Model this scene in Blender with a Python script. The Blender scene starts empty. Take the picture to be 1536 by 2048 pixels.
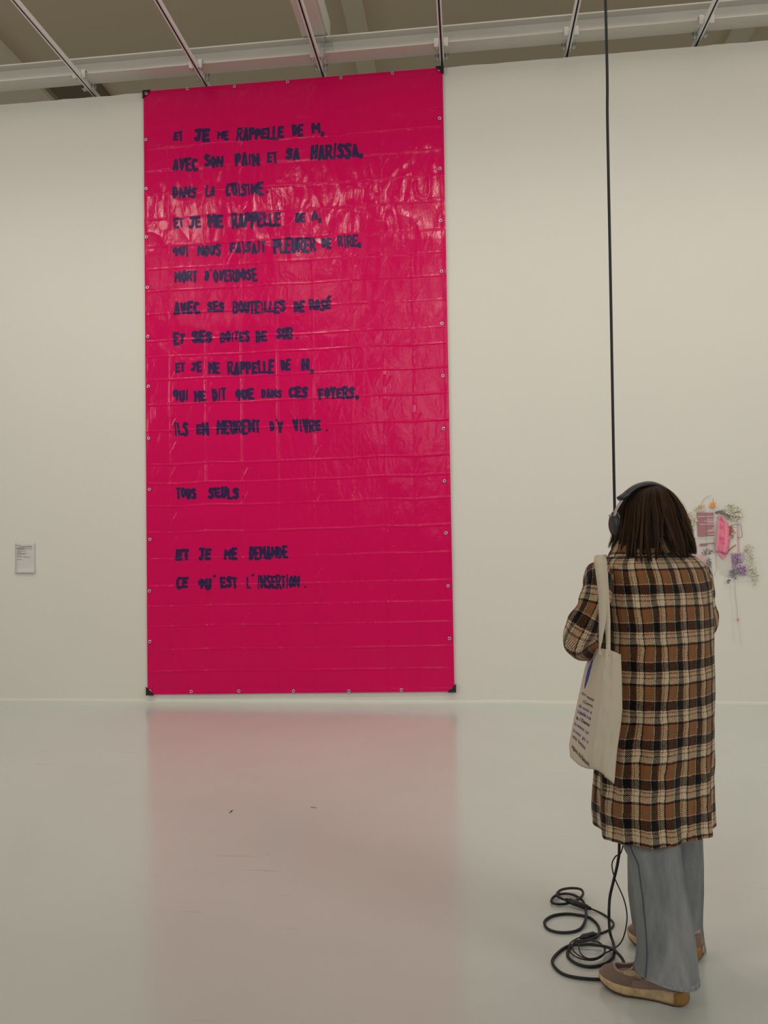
import bpy, bmesh, math, random
import numpy as np
from mathutils import Vector, Matrix, noise

random.seed(7); rng = np.random.default_rng(7)
PI = math.pi
scene = bpy.context.scene
C = scene.collection

# ------------------------------------------------------------------ camera
FPX, YAW, PITCH, ROLL = 1540.0, 0.1079, 0.0295, -0.019
CAM = Vector((0.0, -6.85, 1.5))
_f = Vector((-math.sin(YAW)*math.cos(PITCH), math.cos(YAW)*math.cos(PITCH), math.sin(PITCH)))
_r = Vector((math.cos(YAW), math.sin(YAW), 0)); _u = _r.cross(_f)
RT = math.cos(ROLL)*_r + math.sin(ROLL)*_u
UP = -math.sin(ROLL)*_r + math.cos(ROLL)*_u
FW = _f
cd = bpy.data.cameras.new('camera'); cam = bpy.data.objects.new('camera', cd); C.objects.link(cam)
cd.sensor_fit = 'HORIZONTAL'; cd.sensor_width = 36; cd.lens = FPX/1536*36
cd.clip_start = 0.05; cd.clip_end = 200
cam.matrix_world = Matrix((RT, UP, -FW)).transposed().to_4x4()
cam.location = CAM
scene.camera = cam

# ------------------------------------------------------------------ world, light, exposure
scene.view_settings.view_transform = 'Standard'; scene.view_settings.look = 'None'
scene.view_settings.gamma = 1; scene.view_settings.use_curve_mapping = False
scene.view_settings.exposure = -0.43
w = bpy.data.worlds.new('world'); scene.world = w; w.use_nodes = True
bg = w.node_tree.nodes['Background']; bg.inputs[0].default_value = (1.0, .97, .92, 1); bg.inputs[1].default_value = 0.36

def area_light(name, loc, aim, sx, sy, power, col):
    d = bpy.data.lights.new(name, 'AREA'); d.shape = 'RECTANGLE'; d.size = sx; d.size_y = sy; d.energy = power; d.color = col
    o = bpy.data.objects.new(name, d); C.objects.link(o); o.location = loc
    o.rotation_euler = (Vector(aim)-Vector(loc)).to_track_quat('-Z', 'Y').to_euler(); return o
def spot_light(name, loc, aim, power, col, ang, rad):
    d = bpy.data.lights.new(name, 'SPOT'); d.energy = power; d.color = col; d.spot_size = ang; d.spot_blend = 1.0; d.shadow_soft_size = rad
    o = bpy.data.objects.new(name, d); C.objects.link(o); o.location = loc
    o.rotation_euler = (Vector(aim)-Vector(loc)).to_track_quat('-Z', 'Y').to_euler(); return o
WARM = (1.0, .97, .905)
for i in range(7):
    x = -5.2 + i*1.65
    spot_light('track_spot', (x, -2.5, 5.6), (x, 0, .4), 83, WARM, math.radians(128), 0.055)
for i in range(5):
    x = -4.4 + i*2.1
    spot_light('rear_fill_spot', (x, -5.3, 5.6), (x*.9+.1, -.6, .6), 62, WARM, math.radians(80), 0.06)  # extra spot row added to bring out the lower tarp creases and light the coat
area_light('overhead_fill', (-0.5, -1.5, 7.25), (-0.5, -2.2, 0), 12, 1.4, 70, (1.0, .98, .93))  # unseen area light added overhead for soft ambient light
area_light('side_fill', (7.0, -9.5, 5.0), (0.3, -3.0, .8), 3.0, 1.6, 230, (1.0, .98, .94))  # added fill from the right, brightens the person's back
area_light('side_fill', (-10.0, -8.0, 5.0), (0.0, -3.0, .8), 3.0, 1.6, 170, (1.0, .98, .94))  # added fill from the left, set wide so the tarp does not mirror it
area_light('rear_haze_fill', (-0.75, -10.5, 4.6), (-0.5, -3.0, 1.5), 1.3, 3.2, 55, (1.0, .99, .97))  # area light added behind the camera to put haze on the tarp's right side

# ------------------------------------------------------------------ pixel helpers (a pixel plus a distance gives a place in the room)
FH = Vector((-math.sin(YAW), math.cos(YAW), 0))
def ray(x, y): return FW + RT*((x-768)/FPX) + UP*((1024-y)/FPX)
def at(x, y, dep): r = ray(x, y); return CAM + r*(dep/r.dot(FH))
def on_wall(x, y, Y=0.0): r = ray(x, y); return CAM + r*((Y-CAM.y)/r.y)
def on_z(x, y, z=0.0): r = ray(x, y); return CAM + r*((z-CAM.z)/r.z)

# ------------------------------------------------------------------ materials
def mat(name, col, rough=.6, metal=0.0, spec=.5, bump=None, var=None, sheen=0, alpha=1, trans=0, coat=0):
    m = bpy.data.materials.new(name); m.use_nodes = True; nt = m.node_tree; b = nt.nodes['Principled BSDF']
    b.inputs['Base Color'].default_value = (*col, 1); b.inputs['Roughness'].default_value = rough
    b.inputs['Metallic'].default_value = metal; b.inputs['Specular IOR Level'].default_value = spec
    b.inputs['Alpha'].default_value = alpha; b.inputs['Transmission Weight'].default_value = trans
    b.inputs['Sheen Weight'].default_value = sheen; b.inputs['Coat Weight'].default_value = coat
    tc = nt.nodes.new('ShaderNodeTexCoord')
    if var:   # (scale, amount) tonal variation
        n = nt.nodes.new('ShaderNodeTexNoise'); n.inputs['Scale'].default_value = var[0]; n.inputs['Detail'].default_value = 5
        nt.links.new(tc.outputs['Object'], n.inputs['Vector'])
        mx = nt.nodes.new('ShaderNodeMix'); mx.data_type = 'RGBA'
        mx.inputs['A'].default_value = (*[c*(1-var[1]) for c in col], 1); mx.inputs['B'].default_value = (*[min(1, c*(1+var[1])) for c in col], 1)
        nt.links.new(n.outputs['Fac'], mx.inputs['Factor']); nt.links.new(mx.outputs['Result'], b.inputs['Base Color'])
    if bump:  # (scale, strength, distance)
        n = nt.nodes.new('ShaderNodeTexNoise'); n.inputs['Scale'].default_value = bump[0]; n.inputs['Detail'].default_value = 6
        nt.links.new(tc.outputs['Object'], n.inputs['Vector'])
        bp = nt.nodes.new('ShaderNodeBump'); bp.inputs['Strength'].default_value = bump[1]; bp.inputs['Distance'].default_value = bump[2]
        nt.links.new(n.outputs['Fac'], bp.inputs['Height']); nt.links.new(bp.outputs['Normal'], b.inputs['Normal'])
    return m
def N(nt, t, **kw):
    n = nt.nodes.new(t)
    for k, v in kw.items():
        if k in n.inputs: n.inputs[k].default_value = v
        else: setattr(n, k, v)
    return n

M = {}
M['wall'] = mat('wall_paint', (.74, .715, .645), .75, bump=(140, .25, .004), var=(1.3, .02))
M['ceiling'] = mat('ceiling_board', (.66, .545, .385), .9, var=(.8, .05))
M['soffit'] = mat('soffit_board', (.74, .66, .50), .9, bump=(3, .3, .05))
M['rib'] = mat('rib_paint', (.70, .61, .45), .8)
M['steel'] = mat('white_painted_steel', (.64, .615, .56), .5, var=(6, .04))
M['rail'] = mat('aluminium_rail', (.78, .78, .76), .5)
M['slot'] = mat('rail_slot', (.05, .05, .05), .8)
M['clamp'] = mat('galvanised_clamp', (.62, .62, .6), .4, metal=.7)
M['black'] = mat('black_rubber', (.012, .012, .014), .45)
M['cable'] = mat('cable_sheath', (.008, .008, .010), .5)
M['grommet'] = mat('grommet_metal', (.7, .68, .66), .3, metal=.9)
M['grommet_hole'] = mat('grommet_hole', (.06, .03, .04), .8)
M['corner'] = mat('corner_patch', (.012, .012, .016), .4)
M['paper'] = mat('paper', (.66, .62, .61), .85)
M['ink'] = mat('grey_print', (.30, .27, .26), .9)
M['skin'] = mat('skin', (.62, .40, .30), .5, var=(30, .06))
M['lip'] = mat('lips', (.45, .16, .14), .45)
M['eye_white'] = mat('eye_white', (.8, .78, .74), .25)
M['iris'] = mat('iris', (.06, .035, .02), .2)
M['canvas'] = mat('canvas_cloth', (.60, .525, .40), .9, bump=(500, .25, .001), var=(9, .05), sheen=.1)
M['print_blue'] = mat('blue_ink', (.03, .06, .33), .8)
M['print_navy'] = mat('navy_ink', (.03, .03, .10), .8)
M['print_black'] = mat('black_ink', (.03, .025, .02), .8)
M['navy_plastic'] = mat('navy_headband', (.018, .02, .03), .42, bump=(60, .1, .001))
M['grey_plastic'] = mat('grey_yoke', (.42, .42, .42), .35)
M['cup'] = mat('ear_cup_plastic', (.030, .031, .033), .4)
M['suede'] = mat('taupe_suede', (.205, .135, .10), .85, bump=(200, .3, .001), var=(25, .12), sheen=.2)
M['suede_pale'] = mat('pale_taupe_suede', (.27, .18, .14), .85, var=(40, .12))
M['leather'] = mat('pale_leather', (.36, .27, .20), .6, var=(30, .08))
M['trim'] = mat('gold_beige_patch', (.42, .31, .16), .55)
M['gum'] = mat('gum_rubber', (.30, .155, .035), .55, bump=(90, .6, .004), var=(40, .2))
M['midsole'] = mat('cream_midsole', (.60, .42, .22), .6, bump=(60, .3, .003), var=(38, .55))
M['outsole'] = mat('dark_outsole', (.06, .035, .02), .7)
M['inside'] = mat('shoe_inside', (.06, .03, .025), .8)
M['lining'] = mat('lining_dark', (.03, .018, .014), .8)

def floor_mat():
    m = bpy.data.materials.new('poured_resin_floor'); m.use_nodes = True; nt = m.node_tree; b = nt.nodes['Principled BSDF']
    tc = N(nt, 'ShaderNodeTexCoord')
    n1 = N(nt, 'ShaderNodeTexNoise', Scale=.7, Detail=6.0, Roughness=.6); nt.links.new(tc.outputs['Object'], n1.inputs['Vector'])
    r = N(nt, 'ShaderNodeValToRGB'); r.color_ramp.elements[0].position = .3; r.color_ramp.elements[1].position = .7
    r.color_ramp.elements[0].color = (.535, .565, .525, 1); r.color_ramp.elements[1].color = (.58, .605, .565, 1)
    nt.links.new(n1.outputs['Fac'], r.inputs['Fac'])
    # thin scratches: stretched noise thresholded
    mp = N(nt, 'ShaderNodeMapping'); mp.inputs['Rotation'].default_value = (0, 0, .35); mp.inputs['Scale'].default_value = (1.2, 16, 1)
    nt.links.new(tc.outputs['Object'], mp.inputs['Vector'])
    n2 = N(nt, 'ShaderNodeTexNoise', Scale=2.0, Detail=2.0); nt.links.new(mp.outputs['Vector'], n2.inputs['Vector'])
    r2 = N(nt, 'ShaderNodeValToRGB'); e = r2.color_ramp.elements; e[0].position = .715; e[0].color = (0, 0, 0, 1); e[1].position = .74; e[1].color = (1, 1, 1, 1)
    nt.links.new(n2.outputs['Fac'], r2.inputs['Fac'])
    mx = N(nt, 'ShaderNodeMix'); mx.data_type = 'RGBA'; mx.inputs['B'].default_value = (.36, .34, .28, 1)
    m5 = N(nt, 'ShaderNodeMath', operation='MULTIPLY'); m5.inputs[1].default_value = .35
    nt.links.new(r2.outputs['Color'], m5.inputs[0]); nt.links.new(m5.outputs[0], mx.inputs['Factor']); nt.links.new(r.outputs['Color'], mx.inputs['A'])
    # tiny dark specks
    n3 = N(nt, 'ShaderNodeTexVoronoi', Scale=3.2); nt.links.new(tc.outputs['Object'], n3.inputs['Vector'])
    lt = N(nt, 'ShaderNodeMath', operation='LESS_THAN'); lt.inputs[1].default_value = .012; nt.links.new(n3.outputs['Distance'], lt.inputs[0])
    mx2 = N(nt, 'ShaderNodeMix'); mx2.data_type = 'RGBA'; mx2.inputs['B'].default_value = (.16, .14, .11, 1)
    m6 = N(nt, 'ShaderNodeMath', operation='MULTIPLY'); m6.inputs[1].default_value = .6; nt.links.new(lt.outputs[0], m6.inputs[0])
    nt.links.new(m6.outputs[0], mx2.inputs['Factor']); nt.links.new(mx.outputs['Result'], mx2.inputs['A'])
    nt.links.new(mx2.outputs['Result'], b.inputs['Base Color'])
    b.inputs['Roughness'].default_value = .2; b.inputs['Specular IOR Level'].default_value = .5
    n4 = N(nt, 'ShaderNodeTexNoise', Scale=3.0, Detail=4.0); nt.links.new(tc.outputs['Object'], n4.inputs['Vector'])
    mr = N(nt, 'ShaderNodeMapRange'); mr.inputs['To Min'].default_value = .13; mr.inputs['To Max'].default_value = .21
    nt.links.new(n4.outputs['Fac'], mr.inputs['Value']); nt.links.new(mr.outputs['Result'], b.inputs['Roughness'])
    bp = N(nt, 'ShaderNodeBump', Strength=.05, Distance=.01); nt.links.new(n4.outputs['Fac'], bp.inputs['Height']); nt.links.new(bp.outputs['Normal'], b.inputs['Normal'])
    return m
M['floor'] = floor_mat()

def tarp_mat(name, col, fac, rough=.15):
    m = bpy.data.materials.new(name); m.use_nodes = True; nt = m.node_tree; b = nt.nodes['Principled BSDF']
    b.inputs['Base Color'].default_value = (*col, 1); b.inputs['Roughness'].default_value = rough; b.inputs['Specular IOR Level'].default_value = .24
    tc = N(nt, 'ShaderNodeTexCoord')
    mp = N(nt, 'ShaderNodeMapping'); mp.inputs['Scale'].default_value = (1.5, 1, .8); nt.links.new(tc.outputs['Object'], mp.inputs['Vector'])
    n1 = N(nt, 'ShaderNodeTexNoise', Scale=7.0, Detail=5.0, Roughness=.55, Distortion=.8); nt.links.new(mp.outputs['Vector'], n1.inputs['Vector'])
    wv = N(nt, 'ShaderNodeTexVoronoi', Scale=260.0); nt.links.new(tc.outputs['Object'], wv.inputs['Vector'])
    b1 = N(nt, 'ShaderNodeBump', Strength=.55, Distance=.011*fac); nt.links.new(n1.outputs['Fac'], b1.inputs['Height'])
    b2 = N(nt, 'ShaderNodeBump', Strength=.12, Distance=.001); nt.links.new(wv.outputs['Distance'], b2.inputs['Height']); nt.links.new(b1.outputs['Normal'], b2.inputs['Normal'])
    nt.links.new(b2.outputs['Normal'], b.inputs['Normal'])
    return m
M['tarp'] = tarp_mat('magenta_tarpaulin', (.68, .0, .098), 1)
M['paint'] = tarp_mat('indigo_paint', (.032, .014, .078), 1, .34)

def plaid_mat():
    m = bpy.data.materials.new('plaid_tweed'); m.use_nodes = True; nt = m.node_tree; b = nt.nodes['Principled BSDF']; L = nt.links.new
    uv = N(nt, 'ShaderNodeUVMap', uv_map='UVMap'); 
    nz = N(nt, 'ShaderNodeTexNoise', Scale=260.0, Detail=2.0); L(uv.outputs['UV'], nz.inputs['Vector'])
    off = N(nt, 'ShaderNodeVectorMath', operation='MULTIPLY_ADD'); off.inputs[1].default_value = (.005, .005, 0); L(nz.outputs['Color'], off.inputs[0])
    nl = N(nt, 'ShaderNodeTexNoise', Scale=9.0, Detail=2.0); L(uv.outputs['UV'], nl.inputs['Vector'])
    of2 = N(nt, 'ShaderNodeVectorMath', operation='MULTIPLY_ADD'); of2.inputs[1].default_value = (.020, .014, 0); L(nl.outputs['Color'], of2.inputs[0]); L(uv.outputs['UV'], of2.inputs[2]); L(of2.outputs[0], off.inputs[2])
    sp = N(nt, 'ShaderNodeSeparateXYZ'); L(off.outputs[0], sp.inputs[0])
    BLK = (.006, .004, .006); CRM = (.70, .57, .385); RST = (.285, .115, .036); WHT = (.58, .49, .36); TAN = (.30, .20, .10); RED = (.32, .11, .055); OLV = (.20, .125, .05)
    def stripes(sock, period, shift, stops):
        a = N(nt, 'ShaderNodeMath', operation='MULTIPLY_ADD'); a.inputs[1].default_value = 1/period; a.inputs[2].default_value = shift; L(sock, a.inputs[0])
        fr = N(nt, 'ShaderNodeMath', operation='FRACT'); L(a.outputs[0], fr.inputs[0])
        r = N(nt, 'ShaderNodeValToRGB'); r.color_ramp.interpolation = 'CONSTANT'; el = r.color_ramp.elements
        el[0].position = stops[0][0]; el[0].color = (*stops[0][1], 1); el[1].position = stops[1][0]; el[1].color = (*stops[1][1], 1)
        for p, c in stops[2:]:
            e = el.new(p); e.color = (*c, 1)
        L(fr.outputs[0], r.inputs['Fac']); return r.outputs['Color']
    warp = stripes(sp.outputs['X'], .078, .81, [(0, BLK), (.18, RED), (.22, CRM), (.26, OLV), (.30, CRM), (.46, BLK), (.52, RST), (.62, RED), (.76, OLV), (.905, WHT), (.93, BLK)])
    weft = stripes(sp.outputs['Y'], .122, .27, [(0, BLK), (.11, WHT), (.135, RST), (.25, OLV), (.32, RST), (.49, BLK), (.55, CRM), (.69, OLV), (.72, CRM), (.80, RED), (.83, CRM), (.87, BLK)])
    # 2/2 twill: diagonal lines choose warp or weft
    s2 = N(nt, 'ShaderNodeSeparateXYZ'); L(uv.outputs['UV'], s2.inputs[0])
    ad = N(nt, 'ShaderNodeMath', operation='ADD'); L(s2.outputs['X'], ad.inputs[0]); L(s2.outputs['Y'], ad.inputs[1])
    ml = N(nt, 'ShaderNodeMath', operation='MULTIPLY'); ml.inputs[1].default_value = 1/.0062; L(ad.outputs[0], ml.inputs[0])
    f2 = N(nt, 'ShaderNodeMath', operation='FRACT'); L(ml.outputs[0], f2.inputs[0])
    na = N(nt, 'ShaderNodeTexNoise', Scale=300.0, Detail=1.0); L(uv.outputs['UV'], na.inputs['Vector'])
    nm = N(nt, 'ShaderNodeMath', operation='MULTIPLY_ADD'); nm.inputs[1].default_value = .9; nm.inputs[2].default_value = -.45; L(na.outputs['Fac'], nm.inputs[0])
    sm = N(nt, 'ShaderNodeMath', operation='ADD'); L(f2.outputs[0], sm.inputs[0]); L(nm.outputs[0], sm.inputs[1])
    gt = N(nt, 'ShaderNodeMapRange'); gt.inputs['From Min'].default_value = .42; gt.inputs['From Max'].default_value = .58; L(sm.outputs[0], gt.inputs['Value'])
    mx = N(nt, 'ShaderNodeMix'); mx.data_type = 'RGBA'; L(gt.outputs[0], mx.inputs['Factor']); L(warp, mx.inputs['A']); L(weft, mx.inputs['B'])
    col = mx.outputs['Result']
    for src in (warp, weft):      # the dark yarns are thicker and lie on top of their neighbours
        mr = N(nt, 'ShaderNodeMapRange'); mr.inputs['From Min'].default_value = .01; mr.inputs['From Max'].default_value = .05; mr.inputs['To Min'].default_value = .50; L(src, mr.inputs['Value'])
        vm = N(nt, 'ShaderNodeVectorMath', operation='SCALE'); L(col, vm.inputs[0]); L(mr.outputs[0], vm.inputs['Scale']); col = vm.outputs[0]
    fz = N(nt, 'ShaderNodeTexNoise', Scale=420.0, Detail=3.0, Roughness=.7); L(uv.outputs['UV'], fz.inputs['Vector'])
    fm = N(nt, 'ShaderNodeMapRange'); fm.inputs['From Min'].default_value = .3; fm.inputs['From Max'].default_value = .7; fm.inputs['To Min'].default_value = .55; fm.inputs['To Max'].default_value = 1.4; L(fz.outputs['Fac'], fm.inputs['Value'])
    vm = N(nt, 'ShaderNodeVectorMath', operation='SCALE'); L(col, vm.inputs[0]); L(fm.outputs[0], vm.inputs['Scale']); col = vm.outputs[0]
    L(col, b.inputs['Base Color'])
    b.inputs['Roughness'].default_value = .95; b.inputs['Specular IOR Level'].default_value = .15; b.inputs['Sheen Weight'].default_value = .12
    bp0 = N(nt, 'ShaderNodeBump', Strength=.5, Distance=.03); mpp = N(nt, 'ShaderNodeMapping'); mpp.inputs['Scale'].default_value = (9, 3.2, 1); L(uv.outputs['UV'], mpp.inputs['Vector'])
    nw = N(nt, 'ShaderNodeTexNoise', Scale=1.6, Detail=3.0); L(mpp.outputs['Vector'], nw.inputs['Vector']); L(nw.outputs['Fac'], bp0.inputs['Height'])
    bp = N(nt, 'ShaderNodeBump', Strength=.8, Distance=.003); L(fz.outputs['Fac'], bp.inputs['Height']); L(bp0.outputs['Normal'], bp.inputs['Normal']); L(bp.outputs['Normal'], b.inputs['Normal'])
    return m
M['plaid'] = plaid_mat()

def denim_mat():
    m = bpy.data.materials.new('washed_denim'); m.use_nodes = True; nt = m.node_tree; b = nt.nodes['Principled BSDF']; L = nt.links.new
    tc = N(nt, 'ShaderNodeTexCoord')
    mp = N(nt, 'ShaderNodeMapping'); mp.inputs['Scale'].default_value = (1, 1, .25); L(tc.outputs['Object'], mp.inputs['Vector'])
    n = N(nt, 'ShaderNodeTexNoise', Scale=14.0, Detail=7.0, Roughness=.6); L(mp.outputs['Vector'], n.inputs['Vector'])
    r = N(nt, 'ShaderNodeValToRGB'); e = r.color_ramp.elements; e[0].position = .3; e[0].color = (.125, .140, .152, 1); e[1].position = .72; e[1].color = (.31, .318, .315, 1)
    L(n.outputs['Fac'], r.inputs['Fac']); L(r.outputs['Color'], b.inputs['Base Color']); b.inputs['Roughness'].default_value = .85
    b.inputs['Specular IOR Level'].default_value = .2
    n2 = N(nt, 'ShaderNodeTexNoise', Scale=420.0, Detail=2.0); L(tc.outputs['Object'], n2.inputs['Vector'])
    bp = N(nt, 'ShaderNodeBump', Strength=.3, Distance=.001); L(n2.outputs['Fac'], bp.inputs['Height']); L(bp.outputs['Normal'], b.inputs['Normal'])
    return m
M['denim'] = denim_mat(); M['denim_pale'] = mat('faded_denim_edge', (.22, .245, .26), .9, var=(130, .85))

def hair_mat():
    m = bpy.data.materials.new('dark_brown_hair'); m.use_nodes = True; nt = m.node_tree; b = nt.nodes['Principled BSDF']; L = nt.links.new
    at_ = N(nt, 'ShaderNodeVertexColor'); at_.layer_name = 'tone'
    r = N(nt, 'ShaderNodeValToRGB'); e = r.color_ramp.elements; e[0].position = 0; e[0].color = (.012, .0055, .003, 1); e[1].position = 1; e[1].color = (.15, .072, .028, 1)
    L(at_.outputs['Color'], r.inputs['Fac']); L(r.outputs['Color'], b.inputs['Base Color'])
    b.inputs['Roughness'].default_value = .5; b.inputs['Specular IOR Level'].default_value = .18
    return m
M['hair'] = hair_mat()

# ------------------------------------------------------------------ object helpers
def tag(o, label=None, cat=None, group=None, kind=None):
    if label: o['label'] = label
    if cat: o['category'] = cat
    if group: o['group'] = group
    if kind: o['kind'] = kind
    return o
def empty(name, loc, label=None, cat=None, group=None):
    o = bpy.data.objects.new(name, None); C.objects.link(o); o.location = loc; o.empty_display_size = .1
    return tag(o, label, cat, group)
def wloc(p):
    v = Vector((0, 0, 0))
    while p: v += p.location; p = p.parent
    return v
def link(name, me, material, parent=None, smooth=True, kind=None):
    o = bpy.data.objects.new(name, me); C.objects.link(o)
    if material and not me.materials: me.materials.append(material)
    if smooth and len(me.polygons): me.polygons.foreach_set('use_smooth', [True]*len(me.polygons))
    if parent:
        me.transform(Matrix.Translation(-wloc(parent))); o.parent = parent
    if kind: o['kind'] = kind
    return o
class MB:
    def __init__(s): s.v = []; s.f = []; s.uv = []
    def add(s, vs, fs, uvs=None):
        k = len(s.v); s.v += [tuple(p) for p in vs]; s.f += [tuple(i+k for i in q) for q in fs]
        s.uv += list(uvs) if uvs is not None else [(0, 0)]*len(vs)
    def box(s, lo, hi, rot=None, org=None):
        vs = [Vector((x, y, z)) for x in (lo[0], hi[0]) for y in (lo[1], hi[1]) for z in (lo[2], hi[2])]
        if rot is not None:
            o = Vector(org if org is not None else ((lo[0]+hi[0])/2, (lo[1]+hi[1])/2, (lo[2]+hi[2])/2)); vs = [o+rot@(p-o) for p in vs]
        s.add(vs, [(0, 1, 3, 2), (4, 6, 7, 5), (0, 4, 5, 1), (2, 3, 7, 6), (0, 2, 6, 4), (1, 5, 7, 3)])
    def grid(s, P, closed_u=False, uv=None, cap0=False, cap1=False):
        n = len(P); m = len(P[0]); vs = [p for row in P for p in row]; fs = []
        for i in range(n-1):
            for j in range(m if closed_u else m-1):
                j2 = (j+1) % m; fs.append((i*m+j, i*m+j2, (i+1)*m+j2, (i+1)*m+j))
        if cap0: fs.append(tuple(range(m))[::-1])
        if cap1: fs.append(tuple((n-1)*m+j for j in range(m)))
        s.add(vs, fs, [q for row in uv for q in row] if uv else None)
    def tube(s, pts, r, n=8, flat=1.0, side=None, caps=True):
        pts = [Vector(p) for p in pts]; k = len(pts); rs = r if hasattr(r, '__len__') else [r]*k
        T = [(pts[min(i+1, k-1)]-pts[max(i-1, 0)]).normalized() for i in range(k)]
        ref = Vector(side) if side is not None else (Vector((0, 0, 1)) if abs(T[0].z) < .9 else Vector((1, 0, 0)))
        A = (ref - T[0]*ref.dot(T[0])).normalized(); rows = []
        for i in range(k):
            A = (A - T[i]*A.dot(T[i])).normalized(); B = T[i].cross(A)
            rows.append([pts[i] + A*math.cos(a)*rs[i]*flat + B*math.sin(a)*rs[i] for a in [2*PI*j/n for j in range(n)]])
        s.grid(rows, True, None, caps, caps)
    def blob(s, c, rx, ry, rz, nu=10, nv=7, rot=None):
        rows = []
        for i in range(nv+1):
            th = PI*i/nv; th = max(.02, min(PI-.02, th))
            rows.append([Vector((rx*math.sin(th)*math.cos(2*PI*j/nu), ry*math.sin(th)*math.sin(2*PI*j/nu), rz*math.cos(th))) for j in range(nu)])
        c = Vector(c); rows = [[c+(rot@p if rot is not None else p) for p in r] for r in rows]
        s.grid(rows[::-1], True, None, True, True)
    def build(s, name, material, parent=None, smooth=True, kind=None, edge=None):
        me = bpy.data.meshes.new(name); me.from_pydata(s.v, [], s.f)
        l = me.uv_layers.new(name='UVMap'); vi = np.zeros(len(me.loops), int); me.loops.foreach_get('vertex_index', vi)
        l.data.foreach_set('uv', np.array(s.uv, dtype=float)[vi].ravel())
        me.update(); o = link(name, me, material, parent, smooth, kind)
        if edge: o.modifiers.new('split', 'EDGE_SPLIT').split_angle = edge
        return o
def smooth_path(pts, sub=6):
    pts = [Vector(p) for p in pts]; out = []
    for i in range(len(pts)-1):
        p0 = pts[max(i-1, 0)]; p1 = pts[i]; p2 = pts[i+1]; p3 = pts[min(i+2, len(pts)-1)]
        for j in range(sub):
            t = j/sub; out.append(.5*((2*p1)+(p2-p0)*t+(2*p0-5*p1+4*p2-p3)*t*t+(3*p1-p0-3*p2+p3)*t**3))
    out.append(pts[-1]); return out
def box_obj(name, lo, hi, m, parent=None, kind=None, bevel=0):
    b = MB(); b.box(lo, hi); o = b.build(name, m, parent, smooth=False, kind=kind)
    if bevel: mo = o.modifiers.new('bevel', 'BEVEL'); mo.width = bevel; mo.segments = 2
    return o
def dup(o, parent=None, loc=None):
    c = o.copy(); C.objects.link(c)
    if parent: c.parent = parent
    if loc is not None: c.location = loc
    for ch in [q for q in o.children]: dup(ch, c)
    return c
def interp(x, tab, k=1):
    xs = [t[0] for t in tab]; return float(np.interp(x, xs, [t[k] for t in tab]))

# ------------------------------------------------------------------ the setting
H = 5.70
fl = MB(); fl.box((-11, -13, -.12), (11, 9, 0)); fl.build('floor', M['floor'], smooth=False, kind='structure')
# gallery partition; its top edge is slightly wavy
wv = MB(); nx = 260
top = []
for i in range(nx+1):
    x = -9+18*i/nx; top.append((x, H + .006*noise.noise(Vector((x*5, 0, 0))) + .004*noise.noise(Vector((x*17, 3, 0)))))
rows = [[Vector((x, 0, 0)) for x, z in top], [Vector((x, 0, z)) for x, z in top], [Vector((x, .22, z)) for x, z in top], [Vector((x, .22, 0)) for x, z in top]]
wv.grid(rows); wv.build('wall_front', M['wall'], smooth=False, kind='structure')
# uneven sealing strip along the foot of the wall
sk = MB(); a = []; b_ = []; c_ = []
for i in range(400):
    x = -9+18*i/399; hh = .030+.010*noise.noise(Vector((x*1.7, 1, 0)))+.005*noise.noise(Vector((x*9, 2, 0)))
    a.append(Vector((x, -.007, 0))); b_.append(Vector((x, -.006, hh))); c_.append(Vector((x, -.0005, hh+.003)))
sk.grid([a, b_, c_]); M['seal'] = mat('wall_foot_strip', (.70, .69, .61), .6); sk.build('baseboard_front', M['seal'], kind='structure')
ZC = 7.4
box_obj('ceiling', (-11, -13, ZC), (11, 9, ZC+.15), M['ceiling'], kind='structure')
box_obj('trim_1', (-11, -13, ZC-.10), (-5.33, 9, ZC), M['soffit'], kind='structure')
box_obj('trim_2', (-1.25, -13, ZC-.06), (-1.03, 9, ZC), M['rib'], kind='structure')
pR = on_z(1463, 60, ZC); pR2 = on_z(1503, 60, ZC)
box_obj('trim_3', (pR.x, -13, ZC-.06), (pR2.x, 9, ZC), M['rib'], kind='structure')
p1 = on_z(108, 180, ZC); p2 = on_z(213, 180, ZC)
tag(box_obj('ceiling_vent', (p1.x, p1.y-.25, ZC-.05), (p2.x, p1.y+.35, ZC), mat('vent_brown', (.16, .12, .08), .8)), 'dark brown flat vent on the ceiling behind the white beam, left end', 'vent')

# ------------------------------------------------------------------ steel beam, cross beam and rails
XS = [-3.463, -2.355, -1.240, -.138, .978, 2.095]
bm_ = MB(); y0, y1, z0, z1 = -.20, -.04, 5.80, 5.955; ym = (y0+y1)/2; tf = .012
prof = [(y0, z0), (y1, z0), (y1, z0+tf), (ym+.004, z0+tf), (ym+.004, z1-tf), (y1, z1-tf), (y1, z1), (y0, z1), (y0, z1-tf), (ym-.004, z1-tf), (ym-.004, z0+tf), (y0, z0+tf)]
bm_.grid([[Vector((x, y, z)) for y, z in prof] for x in (-9, -1.175)], True, None, True, True)
bm_.grid([[Vector((x, y, z)) for y, z in prof] for x in (-1.165, 9)], True, None, True, True)
beam = bm_.build('steel_beam', M['steel'], smooth=False)
tag(beam, 'long white painted steel I-beam running along above the gallery wall', 'beam')
sp_ = MB(); sp_.box((-1.22, ym-.016, z0+.02), (-1.12, ym-.005, z1-.02))
for zz in (5.845, 5.905):
    for xx in (-1.205, -1.135): sp_.tube([(xx, ym-.016, zz), (xx, ym-.030, zz)], .011, 6)
sp_.build('splice_plate', M['clamp'], beam, smooth=False)

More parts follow.
